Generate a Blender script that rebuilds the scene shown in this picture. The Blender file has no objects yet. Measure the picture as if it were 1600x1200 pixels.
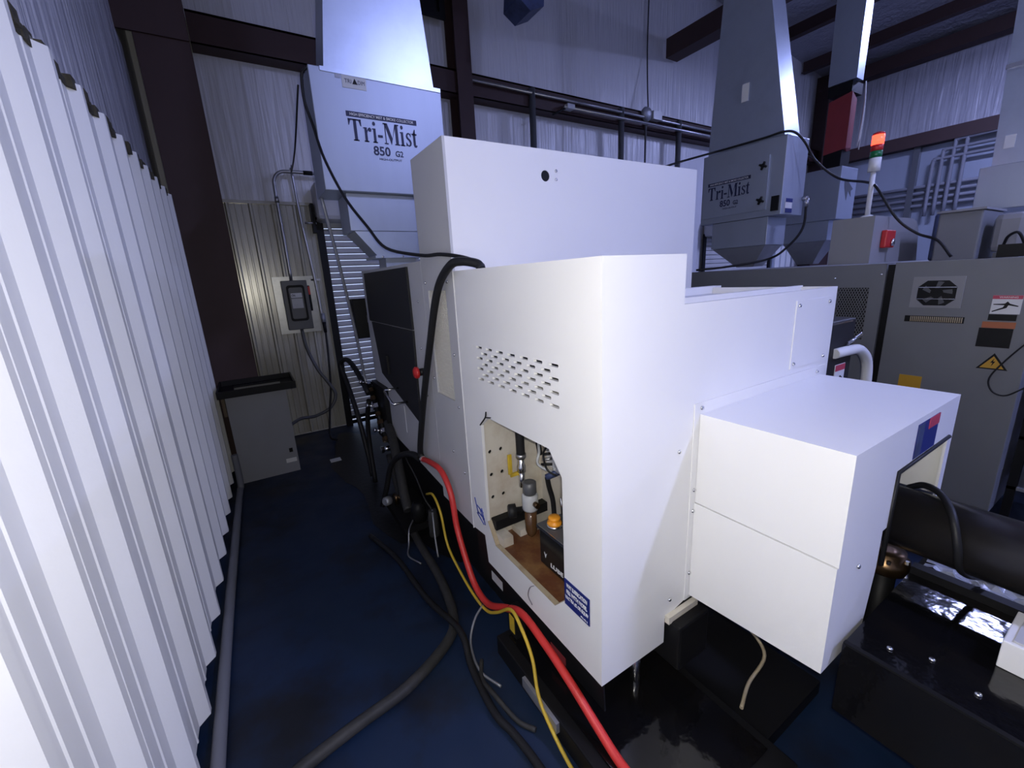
import bpy, bmesh, math, random
from mathutils import Vector, Matrix
from mathutils.geometry import tessellate_polygon
random.seed(7)
scene = bpy.context.scene
C = scene.collection
PI = math.pi

# ------------------------------------------------------------------ camera, world, exposure, lights
cam_d = bpy.data.cameras.new('camera'); cam_d.sensor_width = 36.0; cam_d.lens = 14.745
cam_d.clip_start = 0.02; cam_d.clip_end = 200
cam = bpy.data.objects.new('camera', cam_d); C.objects.link(cam)
cam.matrix_world = Matrix.Translation((0, 0, 1.70)) @ (
    Matrix.Rotation(math.radians(-31.186), 4, 'Z') @ Matrix.Rotation(math.radians(75.880), 4, 'X') @ Matrix.Rotation(math.radians(-3.028), 4, 'Z'))
scene.camera = cam
vs = scene.view_settings
vs.view_transform = 'Standard'; vs.look = 'None'; vs.gamma = 1.0; vs.use_curve_mapping = False
vs.exposure = 0.0
world = bpy.data.worlds.new('world'); scene.world = world; world.use_nodes = True
bg = world.node_tree.nodes['Background']
bg.inputs['Color'].default_value = (0.55, 0.68, 1.0, 1); bg.inputs['Strength'].default_value = 2.2
# the phone's own flash, beside the lens
fl = bpy.data.lights.new('camera_flash', 'POINT'); fl.energy = 55.0; fl.color = (1.0, 0.97, 0.90); fl.shadow_soft_size = 0.012
flo = bpy.data.objects.new('camera_flash', fl); C.objects.link(flo); flo.location = (0.025, -0.01, 1.725)
LAMP_POWER = 265.0                     # emission of the cool high-bay lamps
LAMP_COL = (0.44, 0.50, 1.0)

# ------------------------------------------------------------------ materials
def mat(name, col, rough=0.5, metal=0.0, grime=0.0, gcol=(0.1, 0.09, 0.08), gscale=3.0, bump=0.0, bscale=200.0, stretch=None, emit=0.0, var=0.0):
    m = bpy.data.materials.new(name); m.use_nodes = True
    nt = m.node_tree; N = nt.nodes; L = nt.links
    p = N['Principled BSDF']
    p.inputs['Base Color'].default_value = (*col, 1); p.inputs['Roughness'].default_value = rough; p.inputs['Metallic'].default_value = metal
    tc = N.new('ShaderNodeTexCoord'); mp = N.new('ShaderNodeMapping'); L.new(tc.outputs['Object'], mp.inputs['Vector'])
    if stretch: mp.inputs['Scale'].default_value = stretch
    if grime > 0 or var > 0:
        n = N.new('ShaderNodeTexNoise'); n.inputs['Scale'].default_value = gscale; n.inputs['Detail'].default_value = 6; n.inputs['Roughness'].default_value = 0.65
        L.new(mp.outputs['Vector'], n.inputs['Vector'])
        r = N.new('ShaderNodeValToRGB'); r.color_ramp.elements[0].position = 0.45; r.color_ramp.elements[1].position = 0.75
        a = max(grime, var)
        r.color_ramp.elements[0].color = (0, 0, 0, 1); r.color_ramp.elements[1].color = (a, a, a, 1)
        L.new(n.outputs['Fac'], r.inputs['Fac'])
        mx = N.new('ShaderNodeMix'); mx.data_type = 'RGBA'
        mx.inputs['A'].default_value = (*col, 1); mx.inputs['B'].default_value = (*gcol, 1)
        L.new(r.outputs['Color'], mx.inputs['Factor']); L.new(mx.outputs['Result'], p.inputs['Base Color'])
    if bump > 0:
        n2 = N.new('ShaderNodeTexNoise'); n2.inputs['Scale'].default_value = bscale; n2.inputs['Detail'].default_value = 3
        L.new(mp.outputs['Vector'], n2.inputs['Vector'])
        b = N.new('ShaderNodeBump'); b.inputs['Strength'].default_value = bump; b.inputs['Distance'].default_value = 0.01
        L.new(n2.outputs['Fac'], b.inputs['Height']); L.new(b.outputs['Normal'], p.inputs['Normal'])
    if emit > 0:
        p.inputs['Emission Color'].default_value = (*col, 1); p.inputs['Emission Strength'].default_value = emit
    return m
M = {}
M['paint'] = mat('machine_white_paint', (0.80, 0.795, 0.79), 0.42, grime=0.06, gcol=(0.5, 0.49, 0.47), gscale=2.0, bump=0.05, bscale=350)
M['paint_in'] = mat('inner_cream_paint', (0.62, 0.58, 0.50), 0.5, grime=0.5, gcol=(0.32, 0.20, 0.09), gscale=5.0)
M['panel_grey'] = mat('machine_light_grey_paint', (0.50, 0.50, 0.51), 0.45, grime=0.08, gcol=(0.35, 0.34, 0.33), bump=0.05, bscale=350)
M['mesh_grey'] = mat('mesh_cream', (0.60, 0.58, 0.53), 0.5)
M['grey2'] = mat('machine_grey_paint', (0.185, 0.19, 0.205), 0.5, grime=0.25, gcol=(0.135, 0.135, 0.14), gscale=2.5, bump=0.1, bscale=300)
M['grey2_light'] = mat('machine_pale_grey_paint', (0.27, 0.27, 0.285), 0.5, grime=0.2, gcol=(0.2, 0.2, 0.2), bump=0.08, bscale=300)
M['black'] = mat('black_paint', (0.007, 0.007, 0.008), 0.5, grime=0.3, gcol=(0.016, 0.015, 0.013))
M['black_door'] = mat('black_door_paint', (0.016, 0.016, 0.018), 0.5, bump=0.1, bscale=300)
M['oil_black'] = mat('oily_black', (0.004, 0.004, 0.005), 0.10, grime=0.5, gcol=(0.010, 0.008, 0.006), gscale=6, bump=0.25, bscale=12)
M['oil_stain'] = mat('black_oil_film', (0.004, 0.004, 0.005), 0.45, grime=0.5, gcol=(0.012, 0.012, 0.012), gscale=8, bump=0.2, bscale=30)
M['rubber'] = mat('black_rubber', (0.012, 0.012, 0.013), 0.5)
M['rubber_d'] = mat('dusty_rubber', (0.03, 0.03, 0.03), 0.6, grime=0.5, gcol=(0.07, 0.065, 0.06), gscale=12)
M['red_rubber'] = mat('red_hose', (0.62, 0.035, 0.03), 0.45, grime=0.25, gcol=(0.3, 0.03, 0.03), gscale=9)
M['yellow'] = mat('yellow_cable', (0.62, 0.42, 0.03), 0.5, grime=0.5, gcol=(0.25, 0.2, 0.05), gscale=10)
M['orange'] = mat('orange_plastic', (0.85, 0.33, 0.02), 0.4)
M['gal'] = mat('galvanised_steel', (0.58, 0.64, 0.74), 0.36, 0.8, grime=0.35, gcol=(0.42, 0.47, 0.55), gscale=6, bump=0.04, bscale=30)
M['gal_dull'] = mat('dull_galvanised', (0.34, 0.35, 0.38), 0.5, 0.6, grime=0.3, gcol=(0.2, 0.2, 0.22), gscale=8)
M['coll'] = mat('collector_paint', (0.40, 0.44, 0.52), 0.42, 0.55, grime=0.3, gcol=(0.31, 0.34, 0.40), gscale=1.6, stretch=(3, 3, 0.6))
M['steel'] = mat('bright_steel', (0.72, 0.72, 0.72), 0.22, 1.0)
M['conduit'] = mat('conduit_steel', (0.45, 0.45, 0.46), 0.35, 0.9)
M['brass'] = mat('oily_brass', (0.13, 0.08, 0.04), 0.3, 0.9, grime=0.6, gcol=(0.05, 0.035, 0.02), gscale=12)
M['iron'] = mat('dark_red_iron', (0.045, 0.022, 0.020), 0.65, grime=0.3, gcol=(0.06, 0.03, 0.026), gscale=8)
M['liner'] = mat('white_liner_steel', (0.85, 0.85, 0.82), 0.45, grime=0.12, gcol=(0.5, 0.47, 0.38), gscale=1.3, bump=0.03, bscale=120)
M['liner_old'] = mat('dusty_liner_steel', (0.50, 0.48, 0.40), 0.24, 0.25, grime=0.55, gcol=(0.30, 0.28, 0.22), gscale=2.2, stretch=(2, 2, 0.5))
M['door'] = mat('roll_door_steel', (0.48, 0.48, 0.48), 0.45, grime=0.5, gcol=(0.28, 0.27, 0.25), gscale=2.5)
M['navy'] = mat('navy_print', (0.010, 0.020, 0.16), 0.4)
M['navy_text'] = mat('dark_navy_print', (0.012, 0.016, 0.06), 0.5)
M['white'] = mat('white_print', (0.75, 0.75, 0.75), 0.5)
M['paper'] = mat('paper_white', (0.7, 0.7, 0.68), 0.7)
M['label_grey'] = mat('clear_label', (0.50, 0.51, 0.52), 0.3)
M['red'] = mat('red_plastic', (0.55, 0.02, 0.02), 0.4)
M['red_print'] = mat('red_print', (0.50, 0.05, 0.09), 0.5)
M['green'] = mat('green_lens', (0.01, 0.16, 0.05), 0.3)
M['red_cloth'] = mat('red_plastic_sleeve', (0.28, 0.035, 0.04), 0.45, grime=0.3, gcol=(0.12, 0.02, 0.02), gscale=8)
M['red_glow'] = mat('red_lamp_glow', (1.0, 0.06, 0.03), 0.3, emit=4.0)
M['red_core'] = mat('red_lamp_core', (1.0, 0.35, 0.12), 0.3, emit=30.0)
M['dis_grey'] = mat('switch_box_grey', (0.085, 0.088, 0.095), 0.4, grime=0.2, gcol=(0.05, 0.05, 0.05))
M['plate'] = mat('backing_plate_steel', (0.5, 0.5, 0.46), 0.3, 0.6, grime=0.5, gcol=(0.3, 0.3, 0.27), gscale=9)
M['bin'] = mat('bin_grey_paint', (0.27, 0.275, 0.29), 0.5, grime=0.25, gcol=(0.18, 0.18, 0.18), gscale=3)
M['rust'] = mat('rusty_tray', (0.13, 0.045, 0.018), 0.4, grime=0.8, gcol=(0.34, 0.20, 0.07), gscale=7, bump=0.3, bscale=25)
M['rust_lip'] = mat('stained_steel', (0.45, 0.38, 0.26), 0.45, grime=0.6, gcol=(0.25, 0.14, 0.05), gscale=14)
M['tank'] = mat('smoked_tank', (0.012, 0.012, 0.012), 0.15)
M['tube_black'] = mat('oiled_black_tube', (0.012, 0.011, 0.011), 0.30, grime=0.4, gcol=(0.03, 0.026, 0.022), gscale=7)
M['glassy'] = mat('oil_bowl', (0.10, 0.05, 0.02), 0.08, grime=0.3, gcol=(0.02, 0.01, 0.01))
M['wall_pipe'] = mat('grey_wall_pipe', (0.17, 0.175, 0.20), 0.6)
M['wood'] = mat('old_wood', (0.12, 0.085, 0.05), 0.7)
M['blue_bin'] = mat('dirty_blue_paint', (0.05, 0.07, 0.16), 0.5, grime=0.7, gcol=(0.01, 0.01, 0.015), gscale=9)
M['fibre'] = mat('insulation_fibre', (0.07, 0.062, 0.04), 0.9, grime=0.8, gcol=(0.02, 0.018, 0.015), gscale=25, bump=1.0, bscale=40)
M['plastic_sheet'] = mat('crinkled_plastic', (0.42, 0.44, 0.50), 0.16, 0.3, grime=0.6, gcol=(0.1, 0.1, 0.12), gscale=14, bump=0.8, bscale=35)
M['blue_text'] = mat('blue_brand_print', (0.015, 0.04, 0.30), 0.4)
M['amber'] = mat('amber_label', (0.55, 0.30, 0.02), 0.5)
M['orange_label'] = mat('orange_label', (0.42, 0.12, 0.04), 0.5)
M['concrete'] = mat('outdoor_concrete', (0.5, 0.45, 0.4), 0.8)

for k_, v_ in (('black', 0.2), ('black_door', 0.3), ('rubber', 0.3), ('rubber_d', 0.25), ('tank', 0.4)):
    M[k_].node_tree.nodes['Principled BSDF'].inputs['Specular IOR Level'].default_value = v_
def vinyl(name, col):
    m = bpy.data.materials.new(name); m.use_nodes = True
    nt = m.node_tree; N = nt.nodes; L = nt.links; p = N['Principled BSDF']
    p.inputs['Base Color'].default_value = (*col, 1); p.inputs['Roughness'].default_value = 0.34
    tc = N.new('ShaderNodeTexCoord')
    hs = []
    for sc, sx, sz, w in ((1.0, 9.0, 0.55, 1.0), (1.0, 26.0, 1.3, 0.45), (1.0, 2.0, 1.2, 1.6)):
        mp = N.new('ShaderNodeMapping'); mp.inputs['Scale'].default_value = (sx, sx, sz); mp.inputs['Rotation'].default_value = (0, 0.06, 0)
        n = N.new('ShaderNodeTexNoise'); n.inputs['Scale'].default_value = sc; n.inputs['Detail'].default_value = 2; n.inputs['Distortion'].default_value = 0.4
        L.new(tc.outputs['Object'], mp.inputs['Vector']); L.new(mp.outputs['Vector'], n.inputs['Vector'])
        k = N.new('ShaderNodeMath'); k.operation = 'MULTIPLY'; k.inputs[1].default_value = w; L.new(n.outputs['Fac'], k.inputs[0]); hs.append(k)
    a = N.new('ShaderNodeMath'); a.operation = 'ADD'; L.new(hs[0].outputs[0], a.inputs[0]); L.new(hs[1].outputs[0], a.inputs[1])
    a2 = N.new('ShaderNodeMath'); a2.operation = 'ADD'; L.new(a.outputs[0], a2.inputs[0]); L.new(hs[2].outputs[0], a2.inputs[1])
    b = N.new('ShaderNodeBump'); b.inputs['Strength'].default_value = 0.55; b.inputs['Distance'].default_value = 0.05
    L.new(a2.outputs[0], b.inputs['Height']); L.new(b.outputs['Normal'], p.inputs['Normal'])
    return m
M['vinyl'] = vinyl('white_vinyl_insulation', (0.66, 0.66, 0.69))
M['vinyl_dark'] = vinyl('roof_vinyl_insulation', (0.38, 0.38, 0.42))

def floor_mat():
    m = bpy.data.materials.new('blue_epoxy_floor'); m.use_nodes = True
    nt = m.node_tree; N = nt.nodes; L = nt.links; p = N['Principled BSDF']
    tc = N.new('ShaderNodeTexCoord'); sep = N.new('ShaderNodeSeparateXYZ'); L.new(tc.outputs['Object'], sep.inputs[0])
    n = N.new('ShaderNodeTexNoise'); n.inputs['Scale'].default_value = 2.2; n.inputs['Detail'].default_value = 8; n.inputs['Roughness'].default_value = 0.62
    L.new(tc.outputs['Object'], n.inputs['Vector'])
    r = N.new('ShaderNodeValToRGB'); r.color_ramp.elements[0].position = 0.46; r.color_ramp.elements[1].position = 0.66
    L.new(n.outputs['Fac'], r.inputs['Fac'])
    mx = N.new('ShaderNodeMix'); mx.data_type = 'RGBA'
    mx.inputs['A'].default_value = (0.004, 0.015, 0.045, 1); mx.inputs['B'].default_value = (0.0025, 0.004, 0.008, 1)
    L.new(r.outputs['Color'], mx.inputs['Factor'])
    L.new(mx.outputs['Result'], p.inputs['Base Color'])
    n2 = N.new('ShaderNodeTexNoise'); n2.inputs['Scale'].default_value = 5; n2.inputs['Detail'].default_value = 5
    L.new(tc.outputs['Object'], n2.inputs['Vector'])
    mr = N.new('ShaderNodeMapRange'); mr.inputs['To Min'].default_value = 0.35; mr.inputs['To Max'].default_value = 0.75; L.new(n2.outputs['Fac'], mr.inputs['Value'])
    L.new(mr.outputs['Result'], p.inputs['Roughness'])
    b = N.new('ShaderNodeBump'); b.inputs['Strength'].default_value = 0.15; b.inputs['Distance'].default_value = 0.01; L.new(n2.outputs['Fac'], b.inputs['Height']); L.new(b.outputs['Normal'], p.inputs['Normal'])
    return m
M['floor'] = floor_mat()
def lamp_mat():
    m = bpy.data.materials.new('cool_lamp_lens'); m.use_nodes = True
    p = m.node_tree.nodes['Principled BSDF']; p.inputs['Base Color'].default_value = (0.8, 0.8, 0.8, 1)
    p.inputs['Emission Color'].default_value = (*LAMP_COL, 1); p.inputs['Emission Strength'].default_value = LAMP_POWER
    return m
M['lamp'] = lamp_mat()

# ------------------------------------------------------------------ builders
WL = {}
def setp(o, name, loc, parent):
    C.objects.link(o); WL[o] = Vector(loc)
    if parent is not None:
        o.parent = parent; o.location = Vector(loc) - WL[parent]
    else:
        o.location = loc
    return o
def link(name, me, material, parent=None, recentre=True):
    """mesh in world coordinates -> object with its origin in the middle of the mesh"""
    if material is not None and not me.materials: me.materials.append(M[material] if isinstance(material, str) else material)
    c = Vector((0, 0, 0))
    if recentre and len(me.vertices):
        lo = [min(v.co[i] for v in me.vertices) for i in range(3)]; hi = [max(v.co[i] for v in me.vertices) for i in range(3)]
        c = Vector([(a + b) / 2 for a, b in zip(lo, hi)]); me.transform(Matrix.Translation(-c))
    me.name = name
    return setp(bpy.data.objects.new(name, me), name, c, parent)
def inst(name, me, loc, parent=None):
    return setp(bpy.data.objects.new(name, me), name, loc, parent)
def tag(o, label, cat, group=None):
    o['label'] = label; o['category'] = cat
    if group: o['group'] = group
    return o
def thing(name, label, cat, loc, group=None):
    o = bpy.data.objects.new(name, None); o.empty_display_size = 0.1
    setp(o, name, loc, None); return tag(o, label, cat, group)
def struct(name, me, material, label=None):
    o = link(name, me, material); o['kind'] = 'structure'
    if label: o['label'] = label
    return o
class B:
    def __init__(s): s.bm = bmesh.new()
    def box(s, x0, x1, y0, y1, z0, z1, bev=0.0):
        r = bmesh.ops.create_cube(s.bm, size=1.0)
        for v in r['verts']:
            v.co = Vector(((x0 + x1) / 2 + v.co.x * (x1 - x0), (y0 + y1) / 2 + v.co.y * (y1 - y0), (z0 + z1) / 2 + v.co.z * (z1 - z0)))
        if bev > 0:
            es = list({e for v in r['verts'] for e in v.link_edges})
            bmesh.ops.bevel(s.bm, geom=es, offset=bev, segments=2, affect='EDGES', profile=0.5)
        return s
    def hexa(s, bot, top):
        """eight corners: bottom ring then top ring"""
        vb = [s.bm.verts.new(p) for p in bot]; vt = [s.bm.verts.new(p) for p in top]
        n = len(vb)
        s.bm.faces.new(vb[::-1]); s.bm.faces.new(vt)
        for i in range(n): s.bm.faces.new((vb[i], vb[(i + 1) % n], vt[(i + 1) % n], vt[i]))
        return s
    def cyl(s, a, b, r0, r1=None, n=20, smooth=True):
        a, b = Vector(a), Vector(b); r1 = r0 if r1 is None else r1
        d = (b - a).normalized(); u = d.orthogonal().normalized(); w = d.cross(u)
        ra, rb = [], []
        for i in range(n):
            t = 2 * PI * i / n; o = u * math.cos(t) + w * math.sin(t)
            ra.append(s.bm.verts.new(a + o * r0)); rb.append(s.bm.verts.new(b + o * r1))
        s.bm.faces.new(ra[::-1]); s.bm.faces.new(rb)
        for i in range(n):
            f = s.bm.faces.new((ra[i], ra[(i + 1) % n], rb[(i + 1) % n], rb[i])); f.smooth = smooth
        return s
    def lathe(s, base, axis, prof, n=20):
        base = Vector(base); d = Vector(axis).normalized(); u = d.orthogonal().normalized(); w = d.cross(u)
        rings = []
        for r, h in prof:
            rings.append([s.bm.verts.new(base + d * h + (u * math.cos(2 * PI * i / n) + w * math.sin(2 * PI * i / n)) * max(r, 1e-4)) for i in range(n)])
        s.bm.faces.new(rings[0][::-1]); s.bm.faces.new(rings[-1])
        for q in range(len(rings) - 1):
            for i in range(n):
                f = s.bm.faces.new((rings[q][i], rings[q][(i + 1) % n], rings[q + 1][(i + 1) % n], rings[q + 1][i])); f.smooth = True
        return s
    def tube(s, pts, r, n=10, sub=6, smooth_path=True):
        P = [Vector(p) for p in pts]
        path = []
        if smooth_path and len(P) > 2:
            Q = [P[0] * 2 - P[1]] + P + [P[-1] * 2 - P[-2]]
            for i in range(1, len(Q) - 2):
                for k in range(sub):
                    t = k / sub; p0, p1, p2, p3 = Q[i - 1], Q[i], Q[i + 1], Q[i + 2]
                    path.append(0.5 * ((2 * p1) + (p2 - p0) * t + (2 * p0 - 5 * p1 + 4 * p2 - p3) * t * t + (3 * p1 - p0 - 3 * p2 + p3) * t ** 3))
            path.append(P[-1])
        else: path = P
        u = None; rings = []
        for i, p in enumerate(path):
            d = (path[min(i + 1, len(path) - 1)] - path[max(i - 1, 0)]).normalized()
            if u is None: u = d.orthogonal().normalized()
            u = (u - d * u.dot(d)).normalized(); w = d.cross(u)
            rings.append([s.bm.verts.new(p + (u * math.cos(2 * PI * k / n) + w * math.sin(2 * PI * k / n)) * r) for k in range(n)])
        s.bm.faces.new(rings[0][::-1]); s.bm.faces.new(rings[-1])
        for q in range(len(rings) - 1):
            for k in range(n):
                f = s.bm.faces.new((rings[q][k], rings[q][(k + 1) % n], rings[q + 1][(k + 1) % n], rings[q + 1][k])); f.smooth = True
        return s
    def plate(s, outer, holes, axis, a, b):
        """flat plate: 2-D outline with holes, extruded along axis from a to b. 2-D axes: x-> (y,z), y-> (x,z), z-> (x,y)"""
        def P(q, h):
            return Vector((h, q[0], q[1])) if axis == 'x' else Vector((q[0], h, q[1])) if axis == 'y' else Vector((q[0], q[1], h))
        loops = [list(outer)] + [list(h) for h in holes]
        flat = [q for l in loops for q in l]
        tris = tessellate_polygon([[Vector((q[0], q[1], 0)) for q in l] for l in loops])
        va = [s.bm.verts.new(P(q, a)) for q in flat]; vb = [s.bm.verts.new(P(q, b)) for q in flat]
        for t in tris:
            try: s.bm.faces.new([va[i] for i in t]); s.bm.faces.new([vb[i] for i in reversed(t)])
            except ValueError: pass
        k = 0
        for l in loops:
            n = len(l)
            for i in range(n): s.bm.faces.new((va[k + i], va[k + (i + 1) % n], vb[k + (i + 1) % n], vb[k + i]))
            k += n
        return s
    def mesh(s, fix=True):
        if fix: bmesh.ops.recalc_face_normals(s.bm, faces=s.bm.faces)
        me = bpy.data.meshes.new('m'); s.bm.to_mesh(me); s.bm.free(); return me
    def obj(s, name, material, parent=None, label=None):
        o = link(name, s.mesh(), material, parent)
        if label: o['label'] = label
        return o
def box(name, dims, material, parent=None, bev=0.0, label=None):
    return B().box(*dims, bev=bev).obj(name, material, parent, label)
def rrect(x0, x1, y0, y1, r, n=4):
    out = []
    for cx, cy, a0 in ((x1 - r, y1 - r, 0), (x0 + r, y1 - r, 90), (x0 + r, y0 + r, 180), (x1 - r, y0 + r, 270)):
        for i in range(n + 1):
            t = math.radians(a0 + 90 * i / n); out.append((cx + r * math.cos(t), cy + r * math.sin(t)))
    return out
def circ(x, y, r, n=12): return [(x + r * math.cos(2 * PI * i / n), y + r * math.sin(2 * PI * i / n)) for i in range(n)]
ROT = {'-y': Matrix.Rotation(PI / 2, 4, 'X'), '-x': Matrix.Rotation(-PI / 2, 4, 'Z') @ Matrix.Rotation(PI / 2, 4, 'X'), '+z': Matrix.Identity(4)}
def text(name, body, width, height, centre, face, material, parent, bold=0.0, thick=0.0012):
    cu = bpy.data.curves.new('t', 'FONT'); cu.body = body; cu.size = 1; cu.align_x = 'CENTER'; cu.align_y = 'CENTER'; cu.extrude = 0.01; cu.offset = bold; cu.resolution_u = 3
    ob = bpy.data.objects.new('t', cu); C.objects.link(ob)
    dg = bpy.context.evaluated_depsgraph_get(); me = bpy.data.meshes.new_from_object(ob.evaluated_get(dg))
    bpy.data.objects.remove(ob)
    xs = [v.co.x for v in me.vertices]; ys = [v.co.y for v in me.vertices]
    sx = width / (max(xs) - min(xs)); sy = height / (max(ys) - min(ys))
    me.transform(Matrix.Diagonal((sx, sy, thick / 0.02, 1)) @ Matrix.Translation((-(max(xs) + min(xs)) / 2, -(max(ys) + min(ys)) / 2, 0)))
    me.transform(Matrix.Translation(centre) @ ROT[face])
    me.materials.clear()
    return link(name, me, material, parent)
def flatpolys(name, polys, scale, centre, face, material, parent, thick=0.0014):
    """lettering built from outlines in a unit plane"""
    b = B()
    for p in polys: b.plate([(q[0] * scale[0], q[1] * scale[1]) for q in p], [], 'z', -thick / 2, thick / 2)
    me = b.mesh(); me.transform(Matrix.Translation(centre) @ ROT[face])
    return link(name, me, material, parent)
def R4(x0, x1, y0, y1): return [(x0, y0), (x1, y0), (x1, y1), (x0, y1)]
def serif_trimist():
    """'Tri-Mist' in a bold roman face, cap height 1"""
    P = []
    def stem(x, w, h, foot=True, head=False):
        P.append(R4(x, x + w, 0, h))
        if foot: P.append(R4(x - w * .45, x + w * 1.45, 0, .06))
        if head: P.append([(x - w * .45, h - .06), (x + .01, h - .06), (x + .01, h), (x - w * .45, h - .02)])
    x = 0                                                     # T
    P.append(R4(x, x + .86, .93, 1.0)); P.append([(x, 1), (x, .70), (x + .05, .70), (x + .16, .93)]); P.append([(x + .86, 1), (x + .70, .93), (x + .81, .70), (x + .86, .70)])
    stem(x + .33, .20, 1.0); x += .98
    stem(x + .06, .17, .68, True, True)                       # r
    P.append([(x + .23, .42), (x + .30, .56), (x + .36, .50), (x + .50, .50), (x + .54, .62), (x + .44, .70), (x + .33, .66), (x + .23, .54)]); x += .60
    stem(x + .06, .17, .68, True, True); P.append(circ(x + .145, .90, .10, 10)); x += .36        # i
    P.append(R4(x, x + .34, .28, .40)); x += .42              # -
    P.append(R4(x + .10, x + .16, .04, .96)); P.append(R4(x, x + .28, 0, .06)); P.append(R4(x, x + .22, .94, 1.0))     # M
    P.append([(x + .08, 1), (x + .30, 1), (x + .62, .28), (x + .52, 0), (x + .50, 0)])
    P.append([(x + .52, 0), (x + .62, .28), (x + .92, 1), (x + .84, 1)]); P.append(R4(x + .84, x + 1.04, .04, .96)); P.append(R4(x + .76, x + 1.12, 0, .06)); P.append(R4(x + .86, x + 1.12, .94, 1.0)); x += 1.2
    stem(x + .06, .17, .68, True, True); P.append(circ(x + .145, .90, .10, 10)); x += .36        # i
    s = [(.05, .20), (.05, .0), (.12, .05), (.25, 0), (.40, .06), (.46, .20), (.40, .33), (.22, .44), (.17, .52), (.22, .61), (.32, .60), (.40, .48), (.43, .48), (.43, .68), (.37, .64), (.26, .69), (.12, .64), (.05, .52), (.08, .40), (.26, .29), (.33, .18), (.28, .08), (.18, .08), (.08, .20)]
    P.append([(x + a, b) for a, b in s]); x += .50            # s
    P.append([(x + .10, .12), (x + .16, 0), (x + .30, -.01), (x + .38, .06), (x + .36, .12), (x + .28, .10), (x + .27, .16), (x + .27, .88), (x + .22, .88), (x + .10, .68)]); P.append(R4(x, x + .38, .60, .67)); x += .38
    return P, x
BOLT = B().lathe((0, 0, 0), (0, 0, 1), [(0.008, 0), (0.008, 0.003), (0.006, 0.006), (0.003, 0.007)], 10).mesh(); BOLT.materials.append(M['steel'])
BOLTM = {}
for f_, m_ in ROT.items():
    q = BOLT.copy(); q.transform(m_); BOLTM[f_] = q
def bolts(parent, face, pts, name='bolt'):
    for p in pts: inst(name, BOLTM[face], p, parent)

# ------------------------------------------------------------------ the building
struct('floor', B().box(-0.62, 12.4, -8.2, 5.62, -0.12, 0.0).mesh(), 'floor', 'blue painted concrete floor with dark oil stains')
def wx(y): return -0.464 + 0.013 * y
wl = struct('wall_left', B().plate([(-8.2, 0), (5.62, 0), (5.62, 5.4), (-8.2, 5.4)], [], 'x', -0.62, -0.50).mesh(), 'vinyl', 'left wall of white faced insulation above a corrugated liner')
wb = struct('wall_back', B().plate([(-0.62, 0), (-0.62, 6.6), (12.4, 6.6), (12.4, 0)], [R4(0.87, 3.6, 0.0, 2.56)], 'y', 5.45, 5.6).mesh(), 'vinyl', 'tall back wall covered in wrinkled white vinyl insulation')
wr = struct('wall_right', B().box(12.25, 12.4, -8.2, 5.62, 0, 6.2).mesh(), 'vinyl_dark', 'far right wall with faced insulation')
struct('wall_front', B().box(-0.62, 12.4, -8.2, -8.05, 0, 6.6).mesh(), 'vinyl')
ce = B()
ce.plate([(-0.7, 5.3), (6.0, 6.5), (12.45, 5.7), (12.45, 5.85), (6.0, 6.65), (-0.7, 5.45)], [], 'y', -8.2, 5.62)
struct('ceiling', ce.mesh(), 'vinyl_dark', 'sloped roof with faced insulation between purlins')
struct('ground', B().box(-2, 8, 5.6, 9, -0.14, -0.02).mesh(), 'concrete')
# corrugated liner panels of the left wall: three deep ribs to a sheet
def liner_profile(n, y0):
    pts = []
    for k in range(n):
        b = y0 + k * 0.305
        for dy, h in ((0.0, 0.0), (0.040, 0.034), (0.068, 0.034), (0.104, 0.0), (0.158, 0.0), (0.162, 0.0035), (0.170, 0.0035), (0.174, 0.0), (0.231, 0.0), (0.235, 0.0035), (0.243, 0.0035), (0.247, 0.0)):
            pts.append((b + dy, h))
    pts.append((y0 + n * 0.305, 0.0))
    return pts
k0 = 2.106 - 0.040
for j in range(-4, 3):
    y0 = k0 + j * 0.915
    pr = liner_profile(3, y0)
    if y0 + 0.915 > 4.75: pr = [p for p in pr if p[0] < 4.76]
    b = B(); jit = random.uniform(-0.012, 0.012)
    zt = 2.50; zb = 0.075 + jit
    V = []
    for (y, h) in pr:
        x = wx(y) + h
        V.append([b.bm.verts.new((x, y, zb)), b.bm.verts.new((x, y, zt)), b.bm.verts.new((x - 0.003, y, zb)), b.bm.verts.new((x - 0.003, y, zt))])
    for a, c in zip(V[:-1], V[1:]):
        b.bm.faces.new((a[0], c[0], c[1], a[1])); b.bm.faces.new((a[2], a[3], c[3], c[2]))
        b.bm.faces.new((a[0], a[2], c[2], c[0])); b.bm.faces.new((a[1], c[1], c[3], a[3]))
    b.bm.faces.new((V[0][0], V[0][1], V[0][3], V[0][2])); b.bm.faces.new((V[-1][0], V[-1][2], V[-1][3], V[-1][1]))
    b.obj('liner_panel', 'liner', wl)
# torn insulation edge above the liner
b = B()
for i in range(120):
    y = -1.4 + i * 0.0515
    b.box(-0.50, wx(y) + random.uniform(0.002, 0.024), y, y + 0.053, 2.475, 2.50 + random.uniform(0.0, 0.03))
o = b.obj('insulation_edge', 'fibre', wl); o['kind'] = 'stuff'
box('top_trim', (-0.50, wx(1.5) + 0.012, -1.5, 4.76, 2.50, 2.512), 'liner_old', wl)
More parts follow.
